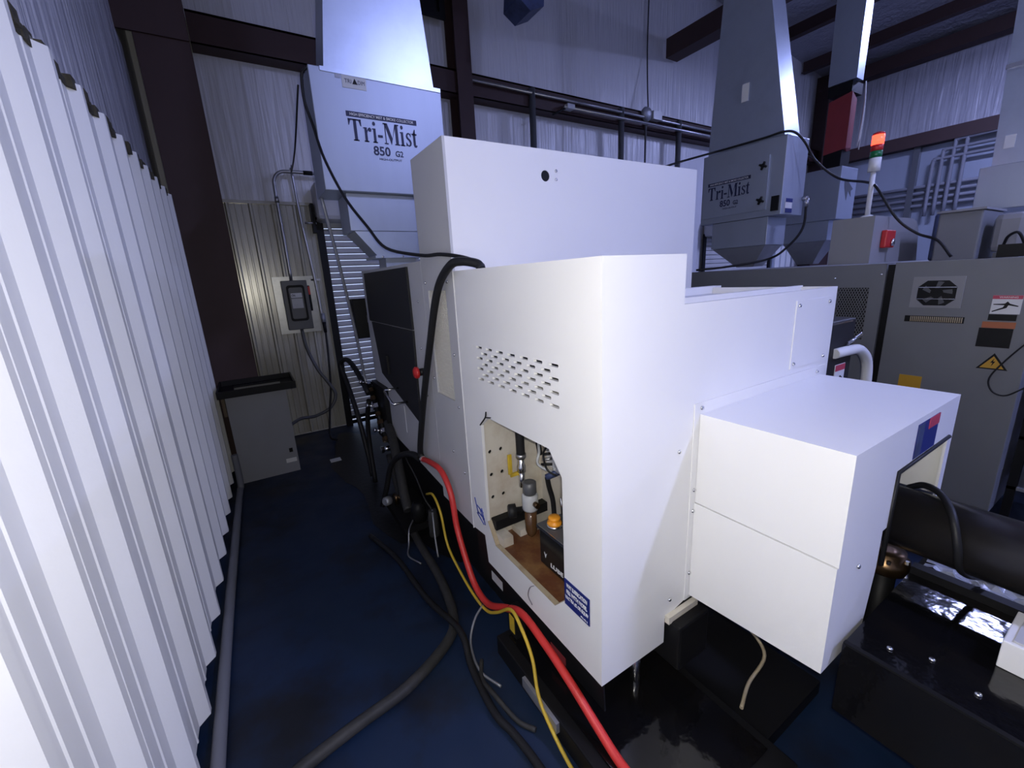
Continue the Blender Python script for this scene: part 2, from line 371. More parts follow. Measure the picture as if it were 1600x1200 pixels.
# older liner at the back wall, sheets with fine ribs
for j, (xa, xb) in enumerate(((-0.44, 0.18), (0.18, 0.80))):
    b = B(); pr = []
    x = xa
    while x < xb - 0.02:
        for dx, h in ((0.0, 0.0), (0.012, 0.022), (0.03, 0.022), (0.042, 0.0), (0.085, 0.0), (0.09, 0.005), (0.10, 0.005), (0.105, 0.0), (0.145, 0.0), (0.15, 0.005), (0.16, 0.005), (0.165, 0.0)):
            if x + dx < xb: pr.append((x + dx, h))
        x += 0.2067
    pr.append((xb, 0.0)); V = []
    for (x, h) in pr:
        V.append([b.bm.verts.new((x, 5.425 - h, 0.02)), b.bm.verts.new((x, 5.425 - h, 2.60)), b.bm.verts.new((x, 5.428 - h, 0.02)), b.bm.verts.new((x, 5.428 - h, 2.60))])
    for a, c in zip(V[:-1], V[1:]):
        b.bm.faces.new((a[0], c[0], c[1], a[1])); b.bm.faces.new((a[2], a[3], c[3], c[2])); b.bm.faces.new((a[1], c[1], c[3], a[3])); b.bm.faces.new((a[0], a[2], c[2], c[0]))
    b.obj('liner_panel', 'liner_old', wb)
box('liner_cap', (-0.44, 0.80, 5.395, 5.45, 2.595, 2.625), 'liner_old', wb)
# iron frame
col = thing('steel_column', 'dark red iron column in the left corner behind the grey bin', 'column', (-0.2, 5.0, 0), 'iron frame')
box('flange', (-0.40, -0.035, 4.78, 4.80, 0, 5.2), 'iron', col); box('flange', (-0.40, -0.035, 5.38, 5.40, 0, 5.2), 'iron', col); box('web', (-0.225, -0.21, 4.80, 5.38, 0, 5.2), 'iron', col)
box('haunch', (-0.499, -0.035, 4.76, 4.78, 3.72, 5.25), 'iron', col)
col = thing('steel_column', 'dark iron column on the back wall right of the large mist collector', 'column', (2.7, 5.3, 0), 'iron frame')
box('flange', (2.60, 2.80, 5.18, 5.20, 2.6, 5.9), 'iron', col); box('flange', (2.60, 2.80, 5.42, 5.44, 2.6, 5.9), 'iron', col); box('web', (2.69, 2.71, 5.20, 5.42, 2.6, 5.9), 'iron', col)
b = B().box(-0.03, 11.9, 5.25, 5.45, 4.16, 4.18).box(-0.03, 11.9, 5.25, 5.262, 3.92, 4.18).box(-0.03, 11.9, 5.25, 5.45, 3.92, 3.93)
tag(b.obj('wall_girt', 'iron'), 'long dark iron girt running across the back wall', 'beam', 'iron frame')
col = thing('steel_column', 'dark iron column in the far corner behind the red sleeve', 'column', (11.9, 5.1, 0), 'iron frame')
box('flange', (11.35, 12.2, 4.98, 5.0, 0, 5.7), 'iron', col); box('web', (11.75, 11.8, 5.0, 5.44, 0, 5.7), 'iron', col)
tag(B().box(12.0, 12.25, -8, 5.0, 3.86, 4.10).obj('wall_girt', 'iron'), 'dark iron girt along the far right wall above the conduits', 'beam', 'iron frame')
tag(B().box(11.9, 12.2, -8, 5.4, 5.42, 5.66).obj('eave_beam', 'iron'), 'dark eave beam where the roof meets the right wall', 'beam', 'iron frame')
for i, (x, lab) in enumerate(((8.2, 'roof purlin nearest the hanging beam'), (9.6, 'second roof purlin above the right machines'), (11.0, 'roof purlin next to the eave beam'))):
    zc = 6.5 - (x - 6) * 0.124 - 0.02
    tag(B().box(x - 0.07, x + 0.07, -8, 5.4, zc - 0.22, zc - 0.205).box(x - 0.01, x + 0.005, -8, 5.4, zc - 0.21, zc).obj('roof_purlin', 'iron'), 'dark ' + lab, 'beam', 'roof purlins')
tag(B().box(6.58, 6.86, 0.5, 5.40, 5.10, 5.12).box(6.58, 6.60, 0.5, 5.40, 5.12, 5.36).box(6.58, 6.86, 0.5, 5.40, 5.36, 5.38).obj('rafter_beam', 'iron'), 'dark channel beam jutting from the back wall near the roof', 'beam', 'iron frame')
tag(B().plate(R4(1.95, 2.56, 4.70, 5.5), [R4(2.02, 2.49, 4.76, 5.44)], 'y', 5.30, 5.34).box(2.0, 2.5, 5.36, 5.40, 4.74, 5.46).obj('wall_vent', 'black'), 'black framed vent opening high on the back wall behind the duct', 'vent')
# roll-up doors made of slats
def roll_door(name, x0, x1, z0, z1, pitch, label, y=5.42):
    sl = B()
    n = 6; prof = [(0.0, 0.0), (-0.010, 0.006), (-0.016, 0.02), (-0.016, pitch - 0.022), (-0.010, pitch - 0.008), (0.0, pitch - 0.004), (0.006, pitch - 0.004), (0.006, 0.0)]
    sl.hexa([(x0, y + a, c) for a, c in prof], [(x1, y + a, c) for a, c in prof])
    me = sl.mesh(); me.materials.append(M['door'])
    d = bpy.data.objects.new(name, None); setp(d, name, ((x0 + x1) / 2, y, 0), None); d['kind'] = 'structure'; d['label'] = label
    k = 0; z = z0
    while z < z1:
        inst('slat', me, (0, 0, z), d); z += pitch
    box('bottom_bar', (x0, x1, y - 0.015, y + 0.02, z0 - 0.045, z0 - 0.002), 'black', d)
    box('track', (x0 - 0.05, x0 + 0.025, y - 0.05, y - 0.018, 0, z1 + 0.05), 'black', d)
    box('track', (x1 - 0.025, x1 + 0.05, y - 0.05, y - 0.018, 0, z1 + 0.05), 'black', d)
    box('hood', (x0 - 0.05, x1 + 0.05, y - 0.30, y - 0.005, z1 - 0.01, z1 + 0.38), 'door', d, bev=0.05)
    return d
roll_door('door_1', 0.85, 3.62, 0.12, 2.42, 0.0700, 'grey roll-up door with narrow slats behind the machine')
roll_door('door_2', 7.9, 10.3, 0.08, 2.30, 0.085, 'far roll-up door seen under the second mist collector')
d3 = bpy.data.objects.new('door_3', None); setp(d3, 'door_3', (10.9, 5.4, 0), None); d3['kind'] = 'structure'; d3['label'] = 'pale far door with narrow panes'
box('frame', (10.4, 11.3, 5.36, 5.44, 0, 2.35), 'coll', d3)
for i in range(3): box('pane', (10.5 + i * 0.25, 10.68 + i * 0.25, 5.34, 5.36, 0.2, 2.1), 'white', d3)

# ------------------------------------------------------------------ high-bay lamps (real lamps of the hall, outside the frame)
def high_bay(x, y, label, z=4.8):
    t = thing('high_bay_lamp', label, 'lamp', (x, y, z), 'high bay lamps')
    box('housing', (x - 0.16, x + 0.16, y - 0.62, y + 0.62, z + 0.02, z + 0.10), 'gal_dull', t)
    box('lens', (x - 0.13, x + 0.13, y - 0.58, y + 0.58, z, z + 0.018), 'lamp', t)
    zr = 5.4 + (x + 0.1) * 0.179 if x < 6 else 6.5 - (x - 6) * 0.124
    for s in (-0.5, 0.5): B().cyl((x, y + s, z + 0.10), (x, y + s, zr - 0.02), 0.004, n=6).obj('hanger', 'conduit', t)
high_bay(3.5, -2.8, 'long cool white high bay lamp above and behind the camera', 5.5)
high_bay(9.1, 1.3, 'long cool white high bay lamp over the right hand machines', 5.3)
high_bay(9.0, -5.0, 'long cool white high bay lamp near the front wall on the right', 5.5)

# ------------------------------------------------------------------ the white lathe
LX = 0.822
mc = thing('cnc_lathe', 'large off-white sheet metal machine tool in the middle, seen from its rear corner', 'machine', (1.5, 2.0, 0))
slots = []
for r in range(7):
    z = 1.415 - r * 0.0235
    n = 7 if r % 2 == 0 else 6
    for i in range(n):
        yc = 1.620 - (i + (0.5 if r % 2 else 0)) * 0.0885
        slots.append(rrect(yc - 0.027, yc + 0.027, z - 0.0055, z + 0.0055, 0.0035, 2))
opening = [(1.655, 1.047), (1.585, 1.102), (1.130, 1.105), (1.057, 1.020), (1.057, 0.514), (1.120, 0.446), (1.590, 0.446), (1.658, 0.545)]
lp = B().plate([(0.874, 0.30), (1.68, 0.30), (1.70, 0.445), (1.826, 0.430), (1.826, 1.746), (0.874, 1.746)], slots + [opening], 'x', LX, LX + 0.014).obj('side_panel', 'paint', mc)
b = B()                                                     # return flange of the opening
for i in (4, 5, 6):
    (y0, z0), (y1, z1) = opening[i], opening[(i + 1) % len(opening)]
    d = Vector((0, y1 - y0, z1 - z0)).normalized(); nrm = Vector((0, -d.z, d.y)) * 0.003
    a0, a1 = Vector((LX - 0.0005, y0, z0)), Vector((LX - 0.0005, y1, z1)); dx = Vector((0.022, 0, 0))
    b.hexa([a0, a1, a1 + nrm, a0 + nrm], [a0 + dx, a1 + dx, a1 + dx + nrm, a0 + dx + nrm])
b.obj('opening_flange', 'rust_lip', lp)
B().tube([(LX - 0.004, 1.655, 1.05), (LX - 0.004, 1.60, 1.10), (LX - 0.006, 1.585, 1.13)], 0.0035, 6).tube([(LX - 0.004, 1.60, 1.10), (LX - 0.004, 1.55, 1.112)], 0.003, 6).obj('edge_seal', 'rubber', lp)
fp = B().plate([(LX, 0.30), (1.146, 0.30), (1.146, 0.41), (1.31, 0.45), (2.237, 0.45), (2.237, 1.592), (1.175, 1.592), (1.175, 1.746), (LX, 1.746)], [], 'y', 0.860, 0.874).obj('end_panel', 'paint', mc)
box('top_cover', (LX + 0.001, 1.175, 0.875, 1.828, 1.733, 1.746), 'paint', mc)
box('step_side', (1.162, 1.175, 0.875, 1.828, 1.575, 1.733), 'paint', mc)
box('low_cover', (1.176, 2.225, 0.90, 1.828, 1.545, 1.560), 'paint', mc)
box('cover_rib', (1.30, 2.235, 1.00, 1.02, 1.561, 1.598), 'paint', mc)
box('cover_rail', (1.30, 2.30, 1.45, 1.50, 1.561, 1.60), 'paint', mc)
box('end_return', (2.223, 2.237, 0.875, 1.828, 0.45, 1.592), 'paint', mc)
# bolted access plate on the end panel
ap = B().box(1.885, 2.185, 0.856, 0.8598, 1.268, 1.552).obj('access_plate', 'paint', mc)
bolts(ap, '-y', [(1.905, 0.856, 1.532), (2.165, 0.856, 1.532), (1.905, 0.856, 1.290), (2.165, 0.856, 1.290)])
bolts(fp, '-y', [(1.185, 0.860, 1.086), (1.169, 0.860, 0.486)])
# tall column housing
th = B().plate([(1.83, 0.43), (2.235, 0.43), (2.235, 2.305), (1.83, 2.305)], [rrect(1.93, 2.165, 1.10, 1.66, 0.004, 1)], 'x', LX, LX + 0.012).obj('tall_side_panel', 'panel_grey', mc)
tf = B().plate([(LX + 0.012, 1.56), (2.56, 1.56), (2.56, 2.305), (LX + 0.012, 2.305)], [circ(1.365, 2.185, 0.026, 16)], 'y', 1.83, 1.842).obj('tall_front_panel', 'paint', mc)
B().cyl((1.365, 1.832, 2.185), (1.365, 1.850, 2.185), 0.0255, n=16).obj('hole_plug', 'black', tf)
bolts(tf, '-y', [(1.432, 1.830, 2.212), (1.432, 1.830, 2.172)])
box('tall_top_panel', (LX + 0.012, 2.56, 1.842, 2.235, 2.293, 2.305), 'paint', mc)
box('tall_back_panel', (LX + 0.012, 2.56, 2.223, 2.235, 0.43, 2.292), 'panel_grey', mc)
box('tall_end_panel', (2.548, 2.56, 1.842, 2.222, 0.43, 2.292), 'paint', mc)
# expanded-metal vent
box('vent_backing', (LX + 0.030, LX + 0.034, 1.92, 2.175, 1.09, 1.67), 'grey2', th)
b = B()
y0, y1, z0, z1 = 1.93, 2.165, 1.10, 1.66
p = 0.0155
for s in (1, -1):
    k = -40
    while k < 60:
        # strip along direction (1, s*2)
        c = y0 + k * p
        # clip line y = c + s*(z-z0)*0.5
        za, zb_ = z0, z1
        if s > 0:
            za = max(z0, z0 + (y0 - c) * 2); zb_ = min(z1, z0 + (y1 - c) * 2)
        else:
            za = max(z0, z0 + (c - y1) * 2); zb_ = min(z1, z0 + (c - y0) * 2)
        if zb_ - za > 0.01:
            a = Vector((LX + 0.010 + (0.003 if s > 0 else 0), c + s * (za - z0) * 0.5, za)); e = Vector((a.x, c + s * (zb_ - z0) * 0.5, zb_))
            b.cyl(a, e, 0.0032, n=4, smooth=False)
        k += 1
o = b.obj('vent_mesh', 'mesh_grey', th); o['kind'] = 'stuff'
bolts(th, '-x', [(LX, 2.19, 1.70), (LX, 1.90, 1.70), (LX, 2.195, 1.40), (LX, 1.888, 1.35), (LX, 2.195, 1.18), (LX, 1.885, 1.08), (LX, 2.01, 0.80), (LX, 1.88, 0.72)])
box('panel_seam_trim', (LX - 0.003, LX + 0.012, 1.8275, 1.8295, 0.42, 1.746), 'white', mc)
# rear side with the black door
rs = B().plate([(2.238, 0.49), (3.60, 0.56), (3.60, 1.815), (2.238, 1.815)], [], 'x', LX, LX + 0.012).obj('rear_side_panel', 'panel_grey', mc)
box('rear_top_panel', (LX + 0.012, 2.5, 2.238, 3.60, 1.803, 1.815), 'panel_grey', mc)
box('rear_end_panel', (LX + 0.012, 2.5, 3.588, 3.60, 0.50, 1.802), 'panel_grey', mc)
bd = B().plate([(2.452, 1.432), (3.48, 1.432), (3.48, 1.795), (2.452, 1.795)], [], 'x', LX - 0.014, LX - 0.001).obj('upper_door', 'black_door', mc)
bd2 = B().plate([(2.495, 0.83), (2.452, 1.424), (3.42, 1.424), (3.30, 1.03)], [], 'x', LX - 0.014, LX - 0.001).obj('lower_door', 'black_door', mc)
box('door_latch', (LX - 0.03, LX - 0.0145, 3.06, 3.10, 1.06, 1.20), 'rubber', bd2)
B().tube([(LX - 0.014, 2.90, 0.985), (LX - 0.11, 2.90, 0.985), (LX - 0.115, 2.895, 0.98), (LX - 0.115, 2.72, 0.93), (LX - 0.11, 2.715, 0.925), (LX - 0.014, 2.715, 0.925)], 0.008, 8, smooth_path=False).obj('pull_handle', 'steel', bd2)
es = B().lathe((LX - 0.001, 2.36, 1.19), (-1, 0, 0), [(0.022, 0), (0.022, 0.030)], 14).obj('stop_button_base', 'rubber', mc)
B().lathe((LX - 0.031, 2.36, 1.19), (-1, 0, 0), [(0.014, 0), (0.034, 0.006), (0.036, 0.020), (0.028, 0.030), (0.01, 0.033)], 16).obj('stop_button', 'red', es, 'red mushroom stop button')
bolts(rs, '-x', [(LX, 2.33, 1.60), (LX, 2.36, 1.33), (LX, 2.33, 1.05)])
box('scratch_trim', (LX - 0.002, LX, 2.85, 2.858, 0.66, 0.86), 'white', rs)
# control pendant at the far end
cp = box('control_pendant', (0.74, 0.88, 3.70, 3.82, 1.27, 1.60), 'black', mc, bev=0.008)
box('pendant_arm', (0.84, 0.95, 3.60, 3.70, 1.40, 1.46), 'gal_dull', mc)
# base and coolant sump
box('base', (0.90, 2.40, 0.98, 3.58, 0.0, 0.44), 'black', mc)
sm = B().plate([(0.87, 0.16), (1.84, 0.16), (1.84, 0.44), (1.69, 0.44), (1.67, 0.30), (0.88, 0.30)], [rrect(1.60, 1.70, 0.195, 0.215, 0.006, 2)], 'x', 0.845, 0.852).obj('kick_plate', 'black', mc)
box('name_tape', (0.8435, 0.8448, 1.59, 1.70, 0.175, 0.225), 'label_grey', sm)
box('tape', (0.8435, 0.8448, 1.09, 1.19, 0.165, 0.200), 'red_cloth', sm)
lb = box('levelling_bracket', (1.16, 1.34, 0.80, 0.975, 0.20, 0.40), 'black', mc, bev=0.01)
box('bracket_strip', (1.147, 1.32, 0.84, 0.8595, 0.395, 0.425), 'paint_in', mc)
B().cyl((1.07, 0.93, 0.01), (1.07, 0.93, 0.29), 0.02, n=10).obj('levelling_foot', 'steel', mc)
# way-lube recess
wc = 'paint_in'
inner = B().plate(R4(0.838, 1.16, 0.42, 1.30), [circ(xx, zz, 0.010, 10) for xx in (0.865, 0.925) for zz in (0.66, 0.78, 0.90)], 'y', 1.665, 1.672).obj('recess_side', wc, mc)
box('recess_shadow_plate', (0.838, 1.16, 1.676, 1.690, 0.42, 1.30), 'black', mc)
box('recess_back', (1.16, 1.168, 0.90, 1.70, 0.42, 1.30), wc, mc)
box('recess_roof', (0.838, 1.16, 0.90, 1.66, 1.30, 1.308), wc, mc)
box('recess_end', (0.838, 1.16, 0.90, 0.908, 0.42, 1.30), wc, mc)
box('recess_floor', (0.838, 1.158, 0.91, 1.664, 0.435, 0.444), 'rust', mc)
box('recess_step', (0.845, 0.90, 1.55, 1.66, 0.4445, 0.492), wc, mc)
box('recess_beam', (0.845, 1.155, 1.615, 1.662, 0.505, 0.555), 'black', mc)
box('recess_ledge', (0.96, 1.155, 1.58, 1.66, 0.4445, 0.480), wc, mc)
# plates and print on the side
pl = box('lubrication_plate', (LX - 0.003, LX - 0.0002, 0.918, 1.054, 0.508, 0.618), 'navy', mc)
for i, (s_, w_, h_) in enumerate((('WAY LUBRICATION', 0.112, 0.017), ('FILL WITH MOBIL', 0.112, 0.017), ('VACTRA #2 OR EQUIV', 0.126, 0.017))):
    text('lettering', s_, w_, h_, (LX - 0.0036, 0.986, 0.597 - i * 0.027), '-x', 'white', pl, bold=0.012)
text('lettering', 'PN-93-2', 0.035, 0.006, (LX - 0.0036, 0.945, 0.518), '-x', 'white', pl)
brand = B()
for (a, c, e, f) in ((1.785, 0.640, 1.755, 0.560), (1.765, 0.605, 1.700, 0.590), (1.735, 0.600, 1.700, 0.550), (1.755, 0.570, 1.690, 0.560), (1.715, 0.610, 1.685, 0.530), (1.770, 0.560, 1.700, 0.525)):
    brand.cyl((LX - 0.0002, a, c - 0.02), (LX - 0.0002, e, f - 0.02), 0.0035, n=5)
brand.obj('brand_mark', 'blue_text', mc)
B().tube([(LX - 0.003, 1.26, 0.444), (LX - 0.015, 1.275, 0.43), (LX - 0.016, 1.29, 0.38), (LX - 0.008, 1.275, 0.34)], 0.0022, 6).obj('tie_wire', 'conduit', mc)
# spindle cover box bolted to the end
sc_fl = B().plate(R4(1.255, 2.215, 0.44, 1.245), [R4(1.33, 2.10, 0.50, 1.16)], 'y', 0.856, 0.8598).obj('cover_flange', 'paint', mc)
bolts(sc_fl, '-y', [(1.292, 0.856, 1.225), (2.13, 0.856, 1.222), (1.275, 0.856, 0.912), (1.275, 0.856, 0.826), (1.275, 0.856, 0.558)])
sb = B()
sb.plate([(0.40, 0.860), (0.855, 0.860), (0.855, 1.203), (0.40, 1.203)], [], 'x', 1.285, 1.293)
sb.plate([(1.293, 0.860), (1.625, 0.860), (1.625, 1.055), (2.115, 1.055), (2.115, 0.80), (2.165, 0.80), (2.165, 1.203), (1.293, 1.203)], [], 'y', 0.40, 0.408)
sb.plate(R4(0.408, 0.855, 0.80, 1.203), [], 'x', 2.157, 2.165)
sb.plate(R4(1.293, 2.157, 0.408, 0.855), [], 'z', 1.195, 1.203)
sbo = sb.obj('spindle_cover', 'paint', mc)
sl = B()
sl.plate([(0.402, 0.490), (0.855, 0.455), (0.855, 0.857), (0.402, 0.857)], [], 'x', 1.281, 1.289)
sl.plate([(1.289, 0.490), (1.56, 0.490), (1.60, 0.72), (1.60, 0.857), (1.289, 0.857)], [], 'y', 0.402, 0.410)
slo = sl.obj('lower_spindle_cover', 'paint', mc)
bolts(slo, '-y', [(1.435, 0.402, 0.80)])
box('inner_wall', (1.70, 2.14, 0.80, 0.81, 0.70, 1.15), 'paint_in', sbo)
B().tube([(1.628, 0.398, 0.72), (1.628, 0.398, 1.052), (2.115, 0.398, 1.052)], 0.007, 8, smooth_path=False).obj('edge_trim', 'rubber', sbo)
st = box('warning_sticker', (1.745, 1.945, 0.398, 0.3996, 1.062, 1.182), 'navy', sbo)
box('sticker_band', (1.845, 1.945, 0.3965, 0.3978, 1.145, 1.182), 'red_print', st)
box('sticker_pane', (1.750, 1.800, 0.3965, 0.3978, 1.066, 1.178), 'blue_bin', st)
# operator side door and handle beyond the end panel
od = B().box(2.30, 2.78, 0.96, 1.60, 0.55, 1.40, bev=0.01).obj('operator_door', 'black_door', mc)
B().tube([(2.55, 0.955, 1.232), (2.66, 0.935, 1.238), (2.78, 0.93, 1.228), (2.90, 0.93, 1.155), (2.94, 0.93, 1.03), (2.94, 0.93, 0.80), (2.90, 0.93, 0.70), (2.70, 0.955, 0.66)], 0.026, 14).obj('door_handle', 'white', od)
B().cyl((2.66, 0.945, 1.275), (2.80, 0.935, 1.31), 0.010, n=8).cyl((2.70, 0.945, 1.262), (2.72, 0.945, 1.25), 0.008, n=8).obj('latch_bolt', 'steel', od)
box('door_top_strip', (2.32, 2.72, 0.955, 0.9595, 1.385, 1.392), 'steel', od)
ws = box('danger_sticker', (2.585, 2.70, 0.955, 0.9585, 1.02, 1.165), 'white', od)
box('sticker_band', (2.587, 2.698, 0.9535, 0.9548, 1.13, 1.163), 'red_print', ws)
flatpolys('figure_print', [[(-.4, -.5), (-.2, -.5), (.1, 0), (.4, -.5), (.5, -.4), (.2, .2), (.5, .1), (.5, .2), (.1, .45), (-.1, .3), (0, .1)]], (0.07, 0.06), (2.645, 0.9538, 1.075), '-y', 'black', ws)

# ------------------------------------------------------------------ things inside the recess
lt = thing('lubricator', 'small black oil lubricator with orange filler cap inside the machine opening', 'lubricator', (1.03, 1.20, 0.445))
tk = B().box(0.93, 1.10, 1.00, 1.37, 0.446, 0.628, bev=0.006).obj('tank', 'tank', lt)
box('tank_lid', (0.925, 1.105, 0.995, 1.375, 0.629, 0.640), 'dis_grey', lt)
box('lid_edge', (0.921, 0.9245, 0.995, 1.375, 0.624, 0.638), 'steel', lt)
text('lettering', 'LUBE', 0.085, 0.020, (0.9285, 1.245, 0.478), '-x', 'white', tk, bold=0.02)
flatpolys('arrow_print', [[(-.5, .5), (.0, -.5), (.5, .5), (0, .1)]], (0.018, 0.026), (0.9285, 1.325, 0.505), '-x', 'white', tk)
B().lathe((0.975, 1.315, 0.640), (0, 0, 1), [(0.034, 0), (0.034, 0.008), (0.028, 0.010)], 18).obj('filler_neck', 'steel', lt)
B().lathe((0.975, 1.315, 0.650), (0, 0, 1), [(0.031, 0), (0.033, 0.005), (0.031, 0.012), (0.022, 0.015), (0.024, 0.022), (0.028, 0.029), (0.024, 0.036), (0.006, 0.038)], 14).obj('filler_cap', 'orange', lt, 'orange filler cap')
B().lathe((0.985, 1.235, 0.640), (0, 0, 1), [(0.016, 0), (0.016, 0.02), (0.022, 0.022), (0.022, 0.06), (0.010, 0.065)], 14).obj('pump_head', 'rubber', lt)
for i in range(5): B().cyl((1.06, 1.29 + i * 0.018, 0.640), (1.055, 1.295 + i * 0.018, 0.725), 0.0075, 0.005, n=8).obj('oil_outlet', 'steel', lt)
ar = thing('air_regulator', 'stained air filter regulator with clear bowl beside the lubricator', 'regulator', (1.03, 1.50, 0.46))
B().lathe((1.0, 1.54, 0.605), (0, 0, 1), [(0.036, 0), (0.040, 0.01), (0.040, 0.075), (0.034, 0.085)], 16).obj('regulator_body', 'label_grey', ar)
B().lathe((1.0, 1.54, 0.69), (0, 0, 1), [(0.030, 0), (0.034, 0.008), (0.033, 0.06), (0.024, 0.064), (0.02, 0.060)], 16).obj('regulator_knob', 'dis_grey', ar)
B().lathe((1.0, 1.54, 0.605), (0, 0, -1), [(0.030, 0), (0.030, 0.11), (0.022, 0.135), (0.008, 0.15)], 16).obj('filter_bowl', 'glassy', ar)
B().lathe((0.965, 1.57, 0.60), (-0.75, 0.3, 0), [(0.016, 0), (0.016, 0.025), (0.034, 0.027), (0.034, 0.060), (0.028, 0.065)], 16).obj('pressure_gauge', 'rubber', ar)
B().cyl((1.0, 1.50, 0.65), (1.0, 1.475, 0.65), 0.014, n=10).obj('outlet_port', 'brass', ar)
bv = thing('ball_valve', 'brass ball valve with yellow lever under the black hose in the opening', 'valve', (1.03, 1.585, 0.78))
B().cyl((1.0, 1.605, 0.70), (1.0, 1.605, 0.78), 0.016, n=10).lathe((1.0, 1.605, 0.78), (0, 0, 1), [(0.022, 0), (0.022, 0.03), (0.017, 0.04), (0.017, 0.085)], 10).obj('valve_body', 'steel', bv)
B().box(0.938, 0.960, 1.622, 1.634, 0.77, 0.875, bev=0.004).box(0.945, 1.0, 1.615, 1.625, 0.76, 0.778).obj('valve_lever', 'yellow', bv)
B().tube([(1.0, 1.605, 0.85), (1.0, 1.607, 1.0), (1.0, 1.61, 1.295)], 0.022, 12).obj('supply_hose', 'rubber', bv)
B().cyl((1.0, 1.605, 0.855), (1.0, 1.605, 0.875), 0.026, n=12).obj('hose_clamp', 'conduit', bv)
jb = thing('terminal_block', 'white terminal block with tangled cables high in the machine opening', 'terminal block', (1.13, 1.42, 0.85))
box('block', (1.12, 1.158, 1.40, 1.56, 0.80, 0.99), 'white', jb)
box('block_cover', (1.085, 1.119, 1.40, 1.47, 0.81, 0.92), 'label_grey', jb, bev=0.006)
for i in range(5): B().cyl((1.06, 1.475 + 0.012 * i, 0.95 - i * 0.03), (1.12, 1.48, 0.95 - i * 0.03), 0.007, n=8).obj('connector', 'conduit' if i % 2 else 'rubber', jb)
B().tube([(1.10, 1.53, 1.02), (1.06, 1.53, 0.95), (1.07, 1.55, 0.88), (1.05, 1.53, 0.83), (1.09, 1.45, 0.80)], 0.007, 8).obj('cable', 'label_grey', jb)
B().tube([(1.11, 1.57, 1.08), (1.07, 1.56, 0.98), (1.09, 1.57, 0.86)], 0.013, 8).obj('cable', 'rubber', jb)
B().tube([(1.08, 1.44, 0.98), (1.05, 1.47, 0.93), (1.06, 1.50, 0.88), (1.05, 1.46, 0.83), (1.08, 1.43, 0.80)], 0.005, 8).obj('cable', 'rubber', jb)
B().cyl((1.10, 1.44, 0.81), (1.06, 1.48, 0.78), 0.016, n=10).obj('plug', 'blue_bin', jb)
tag(B().tube([(1.06, 1.475, 0.78), (1.08, 1.49, 0.72), (1.10, 1.49, 0.64), (1.10, 1.48, 0.55), (1.10, 1.46, 0.447)], 0.012, 10).obj('power_cable', 'rubber'), 'black cable dropping from the terminal block behind the regulator', 'cable')
tag(B().tube([(1.10, 1.40, 0.66), (1.10, 1.39, 0.76), (1.09, 1.33, 0.80), (1.07, 1.20, 0.80), (1.06, 1.05, 0.80), (1.06, 0.92, 0.78)], 0.010, 10).obj('oil_line', 'rubber'), 'black oil line arching over the lubricator', 'hose')
tag(B().tube([(1.12, 1.15, 0.65), (1.13, 1.17, 0.80), (1.12, 1.20, 0.95), (1.13, 1.25, 1.05), (1.14, 1.30, 1.10)], 0.004, 8).obj('oil_tube', 'rust_lip'), 'thin tan oil tube rising above the lubricator', 'tube')
tag(B().tube([(1.15, 1.12, 0.95), (1.12, 1.16, 1.02), (1.14, 1.22, 1.08), (1.15, 1.28, 1.15)], 0.005, 8).obj('control_wire', 'amber'), 'yellow wire curving at the right edge of the machine opening', 'wire')

# ------------------------------------------------------------------ coolant tank, tubes and junk below the machine
ct = thing('coolant_tank', 'low black coolant tank pushed under the lathe', 'tank', (1.0, 1.1, 0))
box('tank_body', (0.715, 1.28, 0.42, 1.44, 0.0, 0.10), 'black', ct, bev=0.006)
box('tank_wing', (1.285, 1.70, 0.53, 1.80, 0.0, 0.06), 'black', ct)
box('tank_lid', (0.76, 1.24, 0.50, 1.40, 0.1005, 0.108), 'oil_black', ct)
box('edge_strip', (0.700, 0.7145, 0.97, 1.20, 0.05, 0.096), 'gal_dull', ct)
br = box('bracket', (0.775, 0.825, 1.36, 1.42, 0.108, 0.25), 'black', ct)
box('hazard_label', (0.7725, 0.7748, 1.37, 1.41, 0.13, 0.215), 'yellow', br)
bt = thing('bar_tube', 'long black bar tube coming out of the spindle cover', 'tube', (1.88, -0.2, 0.79))
b = B(); b.cyl((1.88, 0.84, 0.79), (1.88, -1.3, 0.79), 0.108, n=40); b.obj('tube', 'tube_black', bt)
box('support_leg', (1.83, 1.90, -0.95, -0.85, 0.571, 0.685), 'black', bt)
box('support_leg', (1.80, 1.96, 0.62, 0.70, 0.45, 0.70), 'black', bt)
tag(B().tube([(2.00, 0.45, 0.86), (1.95, 0.40, 0.905), (1.88, 0.34, 0.914), (1.80, 0.293, 0.89), (1.765, 0.262, 0.81), (1.80, 0.252, 0.72), (1.92, 0.235, 0.645), (2.04, 0.20, 0.615), (2.12, 0.14, 0.612), (2.14, 0.02, 0.612)], 0.011, 10).obj('power_cable', 'rubber'), 'black cable draped over the bar tube', 'cable')
tr = thing('bar_feeder_bed', 'shiny black oily bed beneath the bar tube at lower right', 'machine bed', (1.8, -0.5, 0))
box('bed', (1.36, 2.32, -1.6, 0.385, 0.32, 0.57), 'oil_black', tr)
box('rim', (1.905, 1.945, -1.6, 0.384, 0.5705, 0.60), 'black', tr); box('rim', (2.30, 2.32, -1.6, 0.384, 0.5705, 0.60), 'black', tr); box('rim', (1.36, 1.375, -1.6, 0.384, 0.5705, 0.578), 'black', tr)
for yy in (-1.45, 0.18): box('leg', (1.95, 2.10, yy, yy + 0.12, 0.0, 0.319), 'black', tr)
bolts(tr, '+z', [(1.45, 0.30, 0.5705), (1.50, 0.22, 0.5705), (1.46, 0.12, 0.5705)])
b = B(); g = {}
